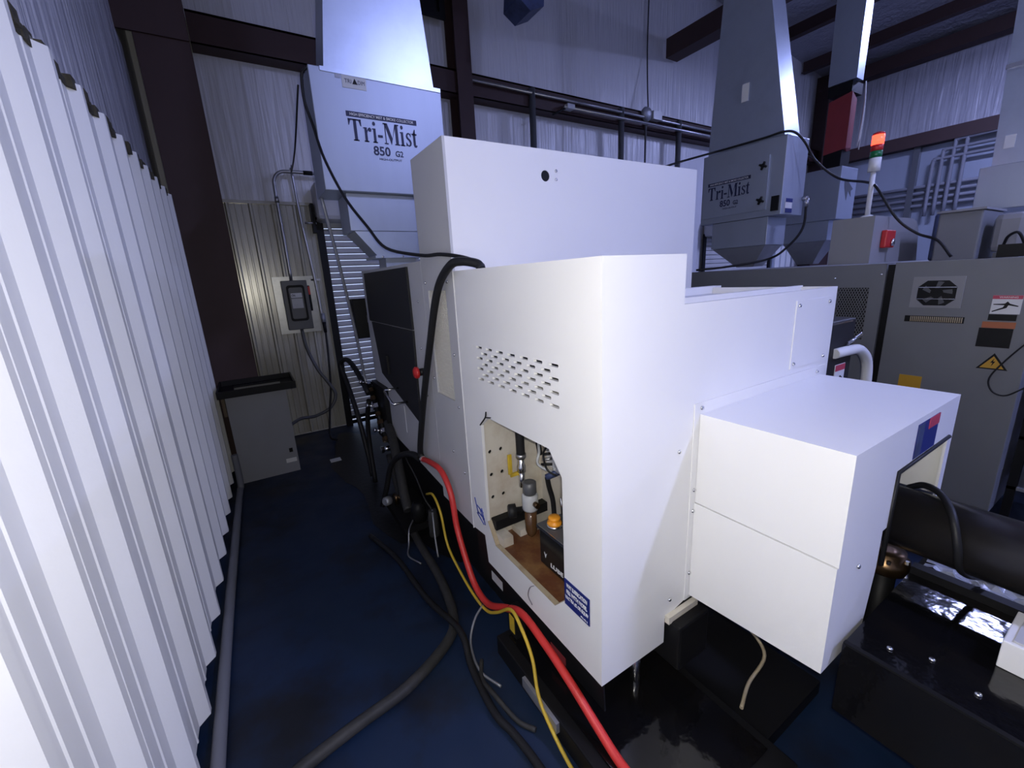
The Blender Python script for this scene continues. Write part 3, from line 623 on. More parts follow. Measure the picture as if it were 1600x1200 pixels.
for i in range(15):
    for j in range(15):
        x = 1.955 + i * 0.0235; y = 0.02 + j * 0.025
        g[i, j] = b.bm.verts.new((x + random.uniform(-.004, .004), y + random.uniform(-.004, .004), 0.573 + random.random() ** 2 * 0.026))
for i in range(14):
    for j in range(14):
        if (i in (0, 13) or j in (0, 13)) and random.random() < 0.35: continue
        b.bm.faces.new((g[i, j], g[i + 1, j], g[i + 1, j + 1], g[i, j + 1]))
tag(b.obj('plastic_sheet', 'plastic_sheet'), 'crumpled pale plastic sheet lying on the oily bed', 'plastic sheet')
fg = thing('tube_flange', 'dark brass coloured round flange with bolt heads below the bar tube', 'flange', (1.93, 0.43, 0.5))
B().lathe((1.93, 0.462, 0.53), (0, 0, 1), [(0.058, 0), (0.072, 0.008), (0.072, 0.055), (0.058, 0.062), (0.058, 0.085), (0.02, 0.088)], 28).obj('flange_body', 'brass', fg)
B().cyl((1.93, 0.462, 0.0), (1.93, 0.462, 0.53), 0.04, n=16).obj('post', 'black', fg)
for i in range(6):
    a = i * PI / 3 + 0.4; B().cyl((1.93 + 0.064 * math.cos(a), 0.462 + 0.064 * math.sin(a), 0.588), (1.93 + 0.064 * math.cos(a), 0.462 + 0.064 * math.sin(a), 0.602), 0.007, n=6, smooth=False).obj('bolt', 'steel', fg)
wbk = thing('feeder_foot', 'white painted block at the right edge on the oily bed', 'machine foot', (1.7, -0.05, 0.57))
box('block', (1.617, 1.80, -0.25, 0.118, 0.5705, 0.658), 'paint', wbk, bev=0.003); box('block_cap', (1.63, 1.79, -0.24, 0.10, 0.659, 0.664), 'panel_grey', wbk)
tag(B().tube([(1.30, 0.86, 0.45), (1.45, 0.84, 0.35), (1.62, 0.78, 0.16), (1.60, 0.70, 0.10), (1.45, 0.68, 0.072), (1.33, 0.64, 0.072)], 0.007, 8).obj('oil_line', 'rust_lip'), 'thin brown line hanging below the spindle cover', 'hose')

# hoses on the lathe
tag(B().tube([(0.865, 1.635, 1.748), (0.862, 1.645, 1.764), (0.845, 1.67, 1.775), (0.815, 1.71, 1.782), (0.79, 1.77, 1.772), (0.785, 1.90, 1.70), (0.785, 2.00, 1.58), (0.785, 2.12, 1.374), (0.785, 2.255, 1.137), (0.785, 2.37, 0.913), (0.785, 2.48, 0.667), (0.79, 2.475, 0.60)], 0.019, 14).obj('air_hose', 'rubber'), 'thick black hose looping over the top edge of the white machine', 'hose')
rh = thing('red_hose', 'bright red rubber hose running along the foot of the white machine', 'hose', (0.79, 2.47, 0.6))
B().tube([(0.79, 2.47, 0.598), (0.785, 2.30, 0.635), (0.785, 2.13, 0.640), (0.785, 2.02, 0.545), (0.78, 1.965, 0.372), (0.775, 1.865, 0.225), (0.775, 1.76, 0.115), (0.775, 1.62, 0.110), (0.78, 1.46, 0.205), (0.785, 1.32, 0.278), (0.785, 1.155, 0.262), (0.785, 0.994, 0.220), (0.79, 0.857, 0.158), (0.79, 0.735, 0.120), (0.79, 0.60, 0.125)], 0.0165, 14).obj('hose', 'red_rubber', rh)
B().cyl((0.79, 2.50, 0.590), (0.79, 2.455, 0.602), 0.021, n=12).obj('clamp', 'steel', rh)
tag(B().tube([(0.785, 2.52, 0.585), (0.77, 2.62, 0.585), (0.74, 2.80, 0.52), (0.70, 2.95, 0.40), (0.66, 3.0, 0.22), (0.62, 3.05, 0.05)], 0.021, 12).obj('hose_branch', 'rubber'), 'black hose branch dropping from the red hose clamp to the floor', 'hose')
tag(B().tube([(0.80, 2.50, 0.33), (0.775, 2.30, 0.42), (0.77, 2.18, 0.358), (0.765, 2.10, 0.183), (0.76, 1.93, 0.112), (0.755, 1.735, 0.080), (0.755, 1.60, 0.095), (0.75, 1.48, 0.18), (0.745, 1.34, 0.302), (0.735, 1.24, 0.285), (0.73, 1.16, 0.205), (0.70, 1.07, 0.10), (0.69, 0.90, 0.020), (0.69, 0.76, 0.012)], 0.0075, 8).obj('yellow_cable', 'yellow'), 'yellow cable twisting around the red hose', 'cable')
tag(B().tube([(0.76, 1.66, 0.085), (0.69, 1.62, 0.06), (0.63, 1.55, 0.012), (0.60, 1.40, 0.010), (0.64, 1.28, 0.010)], 0.006, 8).obj('grey_cable', 'gal_dull'), 'short grey cable lying left of the black tank', 'cable')
tag(B().tube([(-0.20, 1.37, 0.026), (-0.123, 1.405, 0.026), (0.088, 1.452, 0.026), (0.311, 1.495, 0.026), (0.542, 1.614, 0.026), (0.63, 1.753, 0.026), (0.68, 2.056, 0.026), (0.70, 2.5, 0.026), (0.74, 2.9, 0.05), (0.78, 3.2, 0.15), (0.80, 3.4, 0.30)], 0.025, 14).obj('suction_hose', 'rubber_d'), 'thick dusty black hose curving across the blue floor', 'hose')
tag(B().tube([(0.45, 2.75, 0.016), (0.528, 2.39, 0.016), (0.56, 1.95, 0.016), (0.60, 1.60, 0.066), (0.575, 1.428, 0.016), (0.56, 1.196, 0.016), (0.58, 1.091, 0.016), (0.595, 0.97, 0.016), (0.60, 0.80, 0.016)], 0.016, 12).obj('floor_hose', 'rubber'), 'thinner black hose crossing the thick floor hose', 'hose')
tag(B().tube([(0.66, 1.05, 0.012), (0.62, 1.12, 0.012), (0.585, 1.25, 0.045), (0.59, 1.36, 0.012), (0.63, 1.44, 0.012)], 0.010, 8).obj('cable_loop', 'rubber_d'), 'short dusty cable beside the black tank', 'cable')
b = B(); n = 40; ring = []
for i in range(n):
    a = 2 * PI * i / n; rr = 1 + 0.14 * math.sin(3 * a + 1) + 0.09 * math.sin(7 * a) + random.uniform(-.05, .05)
    ring.append((0.95 + 0.52 * rr * math.cos(a), 3.75 + 1.35 * rr * math.sin(a)))
b.plate(ring, [], 'z', 0.0005, 0.0025)
tag(b.obj('oil_stain', 'oil_stain'), 'black oil stain spread on the floor in front of the roll-up door', 'stain')
# pump group under the rear of the machine
pg = thing('coolant_pump', 'dark grimy pump group with fittings on the floor at the machine side', 'pump', (0.72, 2.75, 0))
box('pump_base', (0.64, 0.88, 2.55, 3.10, 0.052, 0.10), 'black', pg)
B().lathe((0.76, 2.60, 0.10), (0, 0, 1), [(0.05, 0), (0.05, 0.10), (0.035, 0.13), (0.02, 0.14)], 16).obj('pump_body', 'black', pg)
B().lathe((0.80, 2.42, 0.06), (0, 0, 1), [(0.030, 0), (0.034, 0.01), (0.034, 0.14), (0.028, 0.16), (0.026, 0.19)], 16).obj('filter_canister', 'rubber_d', pg)
B().lathe((0.66, 2.95, 0.13), (-0.8, -0.5, 0.2), [(0.02, 0), (0.034, 0.01), (0.034, 0.05), (0.02, 0.06)], 14).obj('end_cap', 'gal_dull', pg)
B().cyl((0.70, 2.92, 0.10), (0.70, 2.92, 0.17), 0.016, n=8).cyl((0.73, 2.88, 0.15), (0.69, 2.95, 0.16), 0.014, n=8).obj('fitting', 'brass', pg)
B().tube([(0.80, 3.30, 0.62), (0.775, 3.10, 0.52), (0.75, 2.92, 0.36), (0.73, 2.80, 0.22), (0.72, 2.70, 0.14)], 0.035, 14).obj('riser_pipe', 'rubber_d', pg)
for i, pts in enumerate(([(0.80, 2.42, 0.25), (0.78, 2.36, 0.22), (0.76, 2.30, 0.12), (0.75, 2.25, 0.015)], [(0.72, 2.60, 0.12), (0.66, 2.52, 0.10), (0.63, 2.46, 0.03), (0.60, 2.38, 0.010), (0.64, 2.26, 0.010)], [(0.80, 2.90, 0.45), (0.79, 2.65, 0.38), (0.78, 2.50, 0.31), (0.80, 2.43, 0.25)])):
    B().tube(pts, 0.0055, 8).obj('wire', ('gal_dull', 'conduit', 'rubber_d')[i], pg)
mf = thing('valve_manifold', 'stack of brass and steel fittings with small knobs beside the black door', 'manifold', (0.76, 3.45, 0.45))
B().cyl((0.76, 3.60, 0.90), (0.76, 3.25, 0.50), 0.020, n=12).obj('pipe', 'black', mf)
for i in range(8):
    t = i / 7; p = Vector((0.76, 3.60 - 0.35 * t, 0.90 - 0.40 * t)); d = Vector((0, -0.35, -0.40)).normalized()
    B().cyl(p - d * 0.018, p + d * 0.018, 0.030 if i % 2 else 0.026, n=6, smooth=False).obj('fitting', 'brass' if i % 3 else 'steel', mf)
    if i in (0, 3, 6): B().cyl(p, p + Vector((-0.06, 0, 0.02)), 0.008, n=8).cyl(p + Vector((-0.06, 0, 0.02)), p + Vector((-0.075, 0, 0.025)), 0.018, n=10).obj('knob', 'steel', mf)
box('mounting_plate', (0.785, 0.8215, 3.24, 3.60, 0.44, 0.92), 'black', mf)
B().cyl((0.74, 3.30, 0.40), (0.80, 3.30, 0.40), 0.022, n=10).cyl((0.72, 3.30, 0.40), (0.74, 3.30, 0.40), 0.03, n=6, smooth=False).obj('end_fitting', 'steel', mf)
tag(B().tube([(0.73, 3.52, 0.83), (0.70, 3.75, 1.00), (0.68, 4.00, 1.06), (0.64, 4.12, 1.00), (0.66, 4.02, 0.82), (0.68, 3.85, 0.55), (0.70, 3.75, 0.20), (0.70, 3.70, 0.02)], 0.022, 12).obj('hydraulic_hose', 'rubber'), 'black hose loop rising in front of the roll-up door', 'hose')
tag(B().tube([(0.72, 3.50, 0.78), (0.71, 3.60, 0.60), (0.70, 3.62, 0.35), (0.69, 3.55, 0.02)], 0.02, 12).obj('hydraulic_hose', 'rubber'), 'straight black hose hanging below the brass fittings', 'hose')
tag(B().tube([(0.55, 3.28, 2.30), (0.62, 3.40, 1.90), (0.70, 3.55, 1.35), (0.735, 3.62, 0.98), (0.74, 3.60, 0.88)], 0.012, 10).obj('drain_hose', 'gal_dull'), 'grey drain hose from the mist collector down to the fittings', 'hose')
tag(B().box(0.44, 0.54, 4.30, 4.39, 0.003, 0.006).obj('paper_scrap', 'paper'), 'white scrap of paper on the dark floor', 'paper')

# ------------------------------------------------------------------ things by the left wall and back wall
bn = thing('grey_bin', 'grey steel bin with open black lid frame in front of the iron column', 'bin', (-0.07, 4.5, 0))
b = B().box(-0.31, 0.165, 4.33, 4.34, 0.0, 0.83).box(-0.31, 0.165, 4.70, 4.71, 0.0, 0.83).box(-0.31, -0.30, 4.34, 4.70, 0.0, 0.83).box(0.155, 0.165, 4.34, 4.70, 0.0, 0.83).box(-0.30, 0.155, 4.34, 4.70, 0.02, 0.03)
b.obj('body', 'bin', bn)
box('contents', (-0.298, 0.153, 4.342, 4.698, 0.60, 0.77), 'rubber_d', bn)
B().plate(R4(-0.355, 0.25, 4.22, 4.75), [R4(-0.24, 0.14, 4.36, 4.66)], 'z', 0.832, 0.85).box(-0.355, 0.25, 4.22, 4.235, 0.85, 0.895).box(-0.355, 0.25, 4.735, 4.75, 0.85, 0.895).box(-0.355, -0.34, 4.235, 4.735, 0.85, 0.895).box(0.235, 0.25, 4.235, 4.735, 0.85, 0.895).obj('lid_frame', 'black', bn)
box('wood_wedge', (-0.335, -0.312, 4.28, 4.40, 0.66, 0.83), 'wood', bn)
lbq = box('label', (0.06, 0.15, 4.3265, 4.3295, 0.10, 0.14), 'paper', bn); box('sticker', (0.10, 0.13, 4.3265, 4.3295, 0.20, 0.24), 'black', bn)
tag(B().tube([(-0.395, -1.2, 0.026), (-0.385, 1.0, 0.026), (-0.375, 2.2, 0.026), (-0.355, 3.2, 0.026), (-0.335, 4.08, 0.026), (-0.325, 4.16, 0.04), (-0.32, 4.18, 0.12), (-0.32, 4.18, 0.34)], 0.025, 12).obj('floor_conduit', 'wall_pipe'), 'grey conduit along the floor at the foot of the corrugated wall', 'pipe')
ds = thing('disconnect_switch', 'dark grey electrical disconnect switch on the dusty back wall', 'switch box', (0.48, 5.36, 1.26))
box('backing_plate', (0.27, 0.69, 5.385, 5.40, 1.22, 1.845), 'plate', ds)
cb = box('case', (0.345, 0.60, 5.28, 5.385, 1.265, 1.80), 'dis_grey', ds, bev=0.006)
b = B().plate(rrect(0.385, 0.565, 1.36, 1.75, 0.03), [rrect(0.405, 0.545, 1.385, 1.725, 0.02)], 'y', 5.268, 5.2795); b.obj('cover_ridge', 'black', cb)
lq = box('label', (0.415, 0.535, 5.272, 5.2795, 1.50, 1.67), 'dis_grey', cb); box('label_paper', (0.42, 0.53, 5.269, 5.2715, 1.50, 1.605), 'gal_dull', lq); box('label_header', (0.42, 0.53, 5.269, 5.2715, 1.615, 1.665), 'paper', lq)
text('lettering', 'ON', 0.035, 0.026, (0.445, 5.2685, 1.64), '-y', 'black', lq, bold=0.02)
B().box(0.601, 0.625, 5.30, 5.35, 1.46, 1.74, bev=0.008).obj('lever', 'black', ds); box('lever_tip', (0.603, 0.623, 5.295, 5.2995, 1.64, 1.73), 'red', ds)
cd = thing('conduit_run', 'steel conduit rising from the switch box and bending right', 'conduit', (0.5, 5.36, 1.8))
B().tube([(0.455, 5.34, 1.80), (0.455, 5.34, 2.30), (0.452, 5.34, 2.72), (0.465, 5.34, 2.84), (0.53, 5.34, 2.905), (0.64, 5.34, 2.915), (0.80, 5.34, 2.915), (1.4, 5.34, 2.915)], 0.017, 12).obj('pipe', 'conduit', cd)
B().cyl((0.452, 5.34, 2.60), (0.452, 5.34, 2.66), 0.022, n=12).obj('coupling', 'conduit', cd); B().cyl((0.75, 5.34, 2.915), (0.84, 5.34, 2.915), 0.022, n=12).obj('coupling', 'black', cd)
cd = thing('conduit_run', 'straight steel conduit standing between the switch box and the roll-up door', 'conduit', (0.72, 5.37, 0))
B().tube([(0.64, 5.375, 2.96), (0.66, 5.375, 2.4), (0.70, 5.375, 1.80), (0.72, 5.375, 1.2)], 0.014, 10).obj('pipe', 'conduit', cd)
for z in (1.80,): box('strap', (0.66, 0.76, 5.385, 5.392, z - 0.01, z + 0.01), 'conduit', cd)
B().cyl((0.72, 5.35, 1.42), (0.72, 5.35, 1.30), 0.025, n=10).obj('box_fitting', 'gal_dull', cd); B().cyl((0.72, 5.33, 1.20), (0.72, 5.33, 1.32), 0.018, n=10).obj('cable_gland', 'black', cd)
tag(B().tube([(0.72, 5.33, 1.20), (0.70, 5.28, 0.90), (0.66, 5.20, 0.55), (0.60, 5.12, 0.30), (0.55, 5.0, 0.05), (0.6, 4.9, 0.02)], 0.012, 10).obj('drop_cable', 'rubber'), 'black cable hanging from the conduit end to the floor', 'cable')
tag(B().tube([(0.475, 5.33, 1.265), (0.49, 5.30, 1.05), (0.56, 5.24, 0.80), (0.65, 5.20, 0.62), (0.70, 5.18, 0.48), (0.62, 5.16, 0.34), (0.45, 5.14, 0.28), (0.30, 5.08, 0.30), (0.20, 4.92, 0.31), (0.10, 4.72, 0.31)], 0.018, 12).obj('flexible_conduit', 'dis_grey'), 'grey flexible conduit curving below the disconnect switch', 'conduit')
tag(B().tube([(0.50, 3.20, 2.93), (0.49, 3.7, 2.70), (0.55, 4.6, 2.75), (0.64, 5.30, 2.97)], 0.006, 8).obj('signal_wire', 'rubber'), 'thin black wire from the mist collector to the conduit bend', 'wire')
dl = thing('door_chain_hoist', 'dark chain hoist bracket at the top left of the roll-up door', 'hoist', (0.80, 5.3, 2.3))
B().lathe((0.80, 5.30, 2.50), (1, 0, 0), [(0.07, 0), (0.05, 0.02), (0.05, 0.03), (0.07, 0.05)], 14).obj('chain_wheel', 'black', dl); box('bracket', (0.76, 0.79, 5.28, 5.385, 2.30, 2.60), 'black', dl); B().cyl((0.68, 5.30, 2.40), (0.80, 5.30, 2.40), 0.012, n=8).obj('shaft', 'conduit', dl)
# conduits along the girt of the back wall
for i, (z, y, x0, x1, lab) in enumerate(((4.08, 5.20, 2.62, 11.3, 'upper long conduit running in front of the back wall girt'), (3.98, 5.16, 4.2, 11.3, 'lower long conduit running in front of the back wall girt'))):
    tag(B().cyl((x0, y, z), (x1, y, z), 0.02, n=10).obj('wall_conduit', 'conduit'), lab, 'conduit', 'back wall conduits')
for i, (x, r, lab) in enumerate(((3.71, 0.045, 'left vertical pipe below the girt above the white machine'), (5.38, 0.045, 'middle vertical pipe below the girt above the white machine'), (5.93, 0.018, 'thin vertical conduit below the girt'), (6.75, 0.045, 'right vertical pipe below the girt above the white machine'))):
    tag(B().cyl((x, 5.22, 0.0), (x, 5.22, 4.14), r, n=12).obj('standing_pipe', 'dis_grey' if r > 0.03 else 'conduit'), lab, 'pipe', 'pipes on the back wall')
em = thing('alarm_bell', 'pale round alarm with bracket on the girt, hung on a long wire', 'alarm', (6.02, 5.2, 4.12))
B().lathe((5.93, 5.24, 4.13), (0, -1, 0), [(0.10, 0), (0.11, 0.03), (0.09, 0.07), (0.03, 0.09)], 18).obj('bell', 'gal_dull', em); box('case', (6.02, 6.22, 5.14, 5.24, 4.06, 4.18), 'label_grey', em); B().tube([(5.98, 5.22, 4.2), (6.04, 5.3, 4.6), (6.13, 5.40, 5.2), (6.14, 5.40, 5.9)], 0.010, 8).obj('cord', 'rubber', em)
pb = thing('junction_box', 'small junction box with lever on the girt', 'junction box', (4.3, 5.2, 4.0)); box('box', (4.25, 4.38, 5.13, 5.24, 3.96, 4.02), 'label_grey', pb); B().cyl((4.25, 5.18, 3.97), (4.02, 5.18, 3.86), 0.012, n=8).obj('lever', 'black', pb)
hh = thing('unit_heater', 'dark heater hanging at the top edge in front of the back wall', 'heater', (3.05, 4.3, 4.5))
b = B().plate([(2.83, 4.42), (2.97, 4.34), (3.14, 4.42), (3.20, 5.1), (2.90, 5.1)], [], 'y', 4.15, 4.45); b.obj('case', 'blue_bin', hh)
B().cyl((3.05, 4.3, 5.1), (3.05, 4.3, 5.95), 0.012, n=8).obj('hanger', 'conduit', hh)
# conduits on the far right wall
for i, z in enumerate((2.72, 2.84, 2.96, 3.08)):
    tag(B().cyl((12.12, 1.9, z), (12.12, 4.9, z), 0.035, n=10).obj('wall_conduit', 'wall_pipe'), 'conduit %s in the horizontal rack on the far right wall' % ('lowest', 'second from the bottom', 'second from the top', 'topmost')[i], 'conduit', 'right wall conduits')
for i, (y, zt) in enumerate(((3.30, 3.55), (3.17, 3.70), (3.02, 3.85), (2.86, 3.95))):
    tag(B().tube([(12.05, y, 2.5), (12.05, y, zt - 0.1), (12.05, y - 0.03, zt - 0.02), (12.05, y - 0.12, zt), (12.05, 1.9, zt)], 0.032, 10).obj('wall_conduit', 'wall_pipe'), '%s upright conduit turning right on the far right wall' % ('leftmost', 'second from left', 'third from left', 'rightmost')[i], 'conduit', 'right wall conduits')
tag(B().box(12.08, 12.22, 3.54, 3.64, 0.0, 3.86).obj('wall_post', 'dis_grey'), 'grey upright post crossing the conduits on the far right wall', 'post')
box_w = B().box(12.20, 12.245, -8, 4.9, 0, 3.85).mesh(); o = link('lower_panel', box_w, 'coll', wr)

# ------------------------------------------------------------------ mist collectors
def trimist_print(parent, face, centre, w, mat_text, lightbar=True):
    """lettering block: bar, name and size, centred on the name"""
    polys, tw = serif_trimist()
    c = Vector(centre); sx = w / tw; sy = sx * 1.35
    right = ROT[face] @ Vector((1, 0, 0)); up = Vector((0, 0, 1)); out = ROT[face] @ Vector((0, 0, 1))
    flatpolys('name_print', [[(a - tw / 2, b_ - 0.5) for a, b_ in p] for p in polys], (sx, sy), c, face, mat_text, parent)
    barc = c + up * (sy * 0.5 + 0.026)
    flatpolys('print_bar', [R4(-.5, .5, -.5, .5)], (w * 1.03, 0.030), barc, face, 'navy_text', parent)
    text('lettering', 'HIGH EFFICIENCY MIST & SMOKE COLLECTOR', w * 0.93, 0.016, barc + out * 0.001, face, 'white', parent, bold=0.01)
    text('lettering', '850', w * 0.25, 0.056, c - up * (sy * 0.5 + 0.045) - right * w * 0.06, face, mat_text, parent, bold=0.02)
    text('lettering', 'G2', w * 0.12, 0.036, c - up * (sy * 0.5 + 0.052) + right * w * 0.20, face, mat_text, parent, bold=0.02)
    text('lettering', 'HIGH-OUTPUT', w * 0.34, 0.014, c - up * (sy * 0.5 + 0.092) + right * w * 0.06, face, mat_text, parent)
c1 = thing('mist_collector', 'large pale blue-grey mist collector facing the camera above the white machine', 'mist collector', (0.95, 3.2, 1.8), 'mist collectors')
bx1 = B().box(0.536, 1.369, 3.0, 3.34, 2.295, 2.975, bev=0.004).obj('cabinet', 'coll', c1)
box('top_flange', (0.60, 1.365, 2.994, 2.9995, 2.952, 2.976), 'gal', bx1)
trimist_print(bx1, '-y', (0.945, 2.9985, 2.655), 0.44, 'navy_text')
lb1 = box('maker_label', (0.72, 0.865, 2.9975, 2.9996, 2.885, 2.955), 'label_grey', bx1)
text('lettering', 'TRI', 0.04, 0.022, (0.755, 2.9968, 2.922), '-y', 'navy_text', lb1); text('lettering', 'DIM', 0.04, 0.022, (0.835, 2.9968, 2.922), '-y', 'navy_text', lb1)
flatpolys('triangle_print', [[(-.5, -.5), (.5, -.5), (0, .5)]], (0.032, 0.032), (0.796, 2.9966, 2.925), '-y', 'black', lb1)
box('tape', (0.682, 0.715, 2.9975, 2.9996, 2.93, 2.955), 'gal_dull', bx1)
box('plenum', (0.665, 1.24, 3.05, 3.33, 2.06, 2.293), 'coll', c1, bev=0.003)
B().hexa([(0.82, 3.06, 1.90), (1.14, 3.06, 1.90), (1.14, 3.28, 1.90), (0.82, 3.28, 1.90)], [(0.69, 3.055, 2.058), (1.22, 3.055, 2.058), (1.22, 3.325, 2.058), (0.69, 3.325, 2.058)]).obj('hopper', 'gal', c1)
fo = box('hopper_flange', (0.80, 1.17, 3.03, 3.30, 1.882, 1.899), 'gal', c1); bolts(fo, '-y', [(0.85, 3.03, 1.89), (0.99, 3.03, 1.89), (1.12, 3.03, 1.89)])
box('inlet_duct', (0.88, 1.10, 3.08, 3.26, 1.816, 1.8815), 'coll', c1)
def duct(name, parent, x0, x1, y0, y1, z0, X0, X1, Y0, Y1, z1, material='gal'):
    return B().hexa([(x0, y0, z0), (x1, y0, z0), (x1, y1, z0), (x0, y1, z0)], [(X0, Y0, z1), (X1, Y0, z1), (X1, Y1, z1), (X0, Y1, z1)]).obj(name, material, parent)
duct('outlet_duct', c1, 0.625, 1.32, 3.005, 3.30, 2.977, 0.82, 1.20, 3.02, 3.28, 4.4)
duct('upper_duct', c1, 0.82, 1.20, 3.02, 3.28, 4.402, 0.82, 1.20, 3.02, 3.28, 5.35)
B().tube([(0.530, 3.02, 2.96), (0.505, 3.05, 2.93), (0.50, 3.06, 2.80), (0.525, 3.04, 2.66), (0.545, 2.95, 2.46), (0.60, 2.80, 2.22), (0.66, 2.60, 2.03), (0.71, 2.45, 1.90), (0.78, 2.10, 1.835), (0.80, 1.90, 1.825), (0.84, 1.74, 1.80), (0.88, 1.66, 1.768), (0.885, 1.645, 1.748)], 0.0085, 10).obj('power_cord', 'rubber', c1)

c2 = thing('mist_collector', 'dim grey mist collector turned sideways above the right machine, red glow on its end', 'mist collector', (4.2, 2.4, 1.68), 'mist collectors')
bx2 = B().box(4.0, 4.36, 2.03, 2.79, 2.115, 2.735, bev=0.004).obj('cabinet', 'coll', c2)
dr2 = box('filter_door', (3.985, 3.9995, 2.155, 2.76, 2.17, 2.61), 'coll', bx2)
trimist_print(dr2, '-x', (3.984, 2.51, 2.385), 0.40, 'navy_text')
for z in (2.25, 2.53):
    b = B()
    for k in range(4):
        a = k * PI / 2; b.cyl((3.975, 2.20, z), (3.975, 2.20 + 0.034 * math.cos(a + .4), z + 0.034 * math.sin(a + .4)), 0.012, 0.009, n=6)
    b.cyl((3.9845, 2.20, z), (3.965, 2.20, z), 0.016, n=10); b.obj('star_knob', 'black', dr2)
box('switch', (3.985, 3.9995, 2.05, 2.11, 2.15, 2.27), 'black', bx2)
s2 = box('data_label', (4.06, 4.17, 2.0265, 2.0295, 2.13, 2.245), 'white', bx2); box('label_band', (4.06, 4.17, 2.0235, 2.026, 2.215, 2.245), 'navy', s2); box('label_band', (4.06, 4.17, 2.0235, 2.026, 2.13, 2.165), 'navy', s2)
B().cyl((4.33, 2.02, 2.25), (4.33, 1.98, 2.25), 0.02, n=10).cyl((4.33, 1.985, 2.25), (4.33, 1.985, 2.18), 0.018, n=10).obj('cable_entry', 'conduit', bx2)
box('plenum', (4.02, 4.33, 2.14, 2.67, 1.875, 2.113), 'coll', c2, bev=0.003)
B().hexa([(4.10, 2.28, 1.69), (4.26, 2.28, 1.69), (4.26, 2.44, 1.69), (4.10, 2.44, 1.69)], [(4.03, 2.15, 1.873), (4.32, 2.15, 1.873), (4.32, 2.66, 1.873), (4.03, 2.66, 1.873)]).obj('hopper', 'gal_dull', c2)
duct('outlet_duct', c2, 4.01, 4.26, 2.06, 2.75, 2.737, 4.05, 4.25, 2.38, 2.70, 4.3, 'gal')
duct('upper_duct', c2, 4.05, 4.25, 2.38, 2.70, 4.302, 4.05, 4.25, 2.38, 2.70, 6.0, 'gal')
box('duct_label', (4.012, 4.016, 2.40, 2.46, 3.10, 3.24), 'paper', c2)
tag(B().tube([(2.50, 2.23, 2.33), (3.2, 2.60, 2.55), (3.90, 2.70, 2.735), (3.975, 2.50, 2.75), (3.98, 2.2, 2.75), (3.985, 2.06, 2.755), (4.05, 2.00, 2.74), (4.12, 1.95, 2.66), (4.22, 1.90, 2.52), (4.3, 1.75, 2.36), (4.15, 1.50, 2.27), (4.0, 1.38, 2.20), (4.0, 1.24, 1.975), (4.02, 1.12, 1.86), (4.0, 1.0, 1.80), (4.0, 0.92, 1.69)], 0.009, 10).obj('draped_cable', 'rubber'), 'black cord draped over the sideways mist collector to the right machine', 'cable')
tag(B().tube([(4.33, 1.985, 2.20), (4.30, 1.98, 2.0), (4.22, 2.05, 1.85), (4.10, 2.15, 1.75), (3.85, 2.4, 1.70), (3.7, 2.6, 1.685)], 0.010, 10).obj('hanging_cable', 'rubber'), 'black cord hanging under the sideways mist collector', 'cable')

c3 = thing('mist_collector', 'third mist collector half hidden behind the signal tower', 'mist collector', (6.2, 2.6, 1.68), 'mist collectors')
bx3 = B().box(6.0, 6.42, 2.42, 3.10, 2.18, 2.75, bev=0.004).obj('cabinet', 'coll', c3)
flatpolys('faded_print', [[(-.5, .5), (-.1, .45), (.5, .1), (.3, .0), (.35, -.3), (.0, .0), (-.1, -.5), (-.3, -.1), (-.4, .1)]], (0.24, 0.22), (6.22, 2.4185, 2.50), '-y', 'dis_grey', bx3)
box('plenum', (6.03, 6.38, 2.50, 3.02, 1.95, 2.178), 'coll', c3)
B().hexa([(6.12, 2.66, 1.68), (6.28, 2.66, 1.68), (6.28, 2.84, 1.68), (6.12, 2.84, 1.68)], [(6.05, 2.52, 1.948), (6.36, 2.52, 1.948), (6.36, 3.0, 1.948), (6.05, 3.0, 1.948)]).obj('hopper', 'gal_dull', c3)
b = B(); n = 12
ring0 = [(6.02, 2.42), (6.20, 2.44), (6.30, 2.50), (6.26, 2.62), (6.14, 2.66), (6.02, 2.64)]
b.hexa([(x, y, 2.93 + 0.03 * math.sin(i * 2.1)) for i, (x, y) in enumerate(ring0)], [(x, y, 3.50 - 0.05 * (i % 2)) for i, (x, y) in enumerate(ring0)])
b.obj('red_sleeve', 'red_cloth', c3, 'torn red plastic sleeve between duct and collector')
box('damper', (6.03, 6.25, 2.46, 2.64, 2.752, 2.93), 'black', c3); box('collar', (6.02, 6.28, 2.43, 2.66, 3.50, 3.61), 'black', c3)
duct('outlet_duct', c3, 6.0, 6.16, 2.39, 2.66, 3.612, 6.0, 6.20, 2.40, 2.70, 6.35, 'gal')
for i, (dx, zt) in enumerate(((0.0, 2.95), (0.03, 3.0), (0.05, 2.92))): B().tube([(6.18, 2.37, 3.60), (6.19 + dx * .4, 2.36, 3.3), (6.16 + dx, 2.365, zt)], 0.006, 6).obj('strap', 'white', c3)

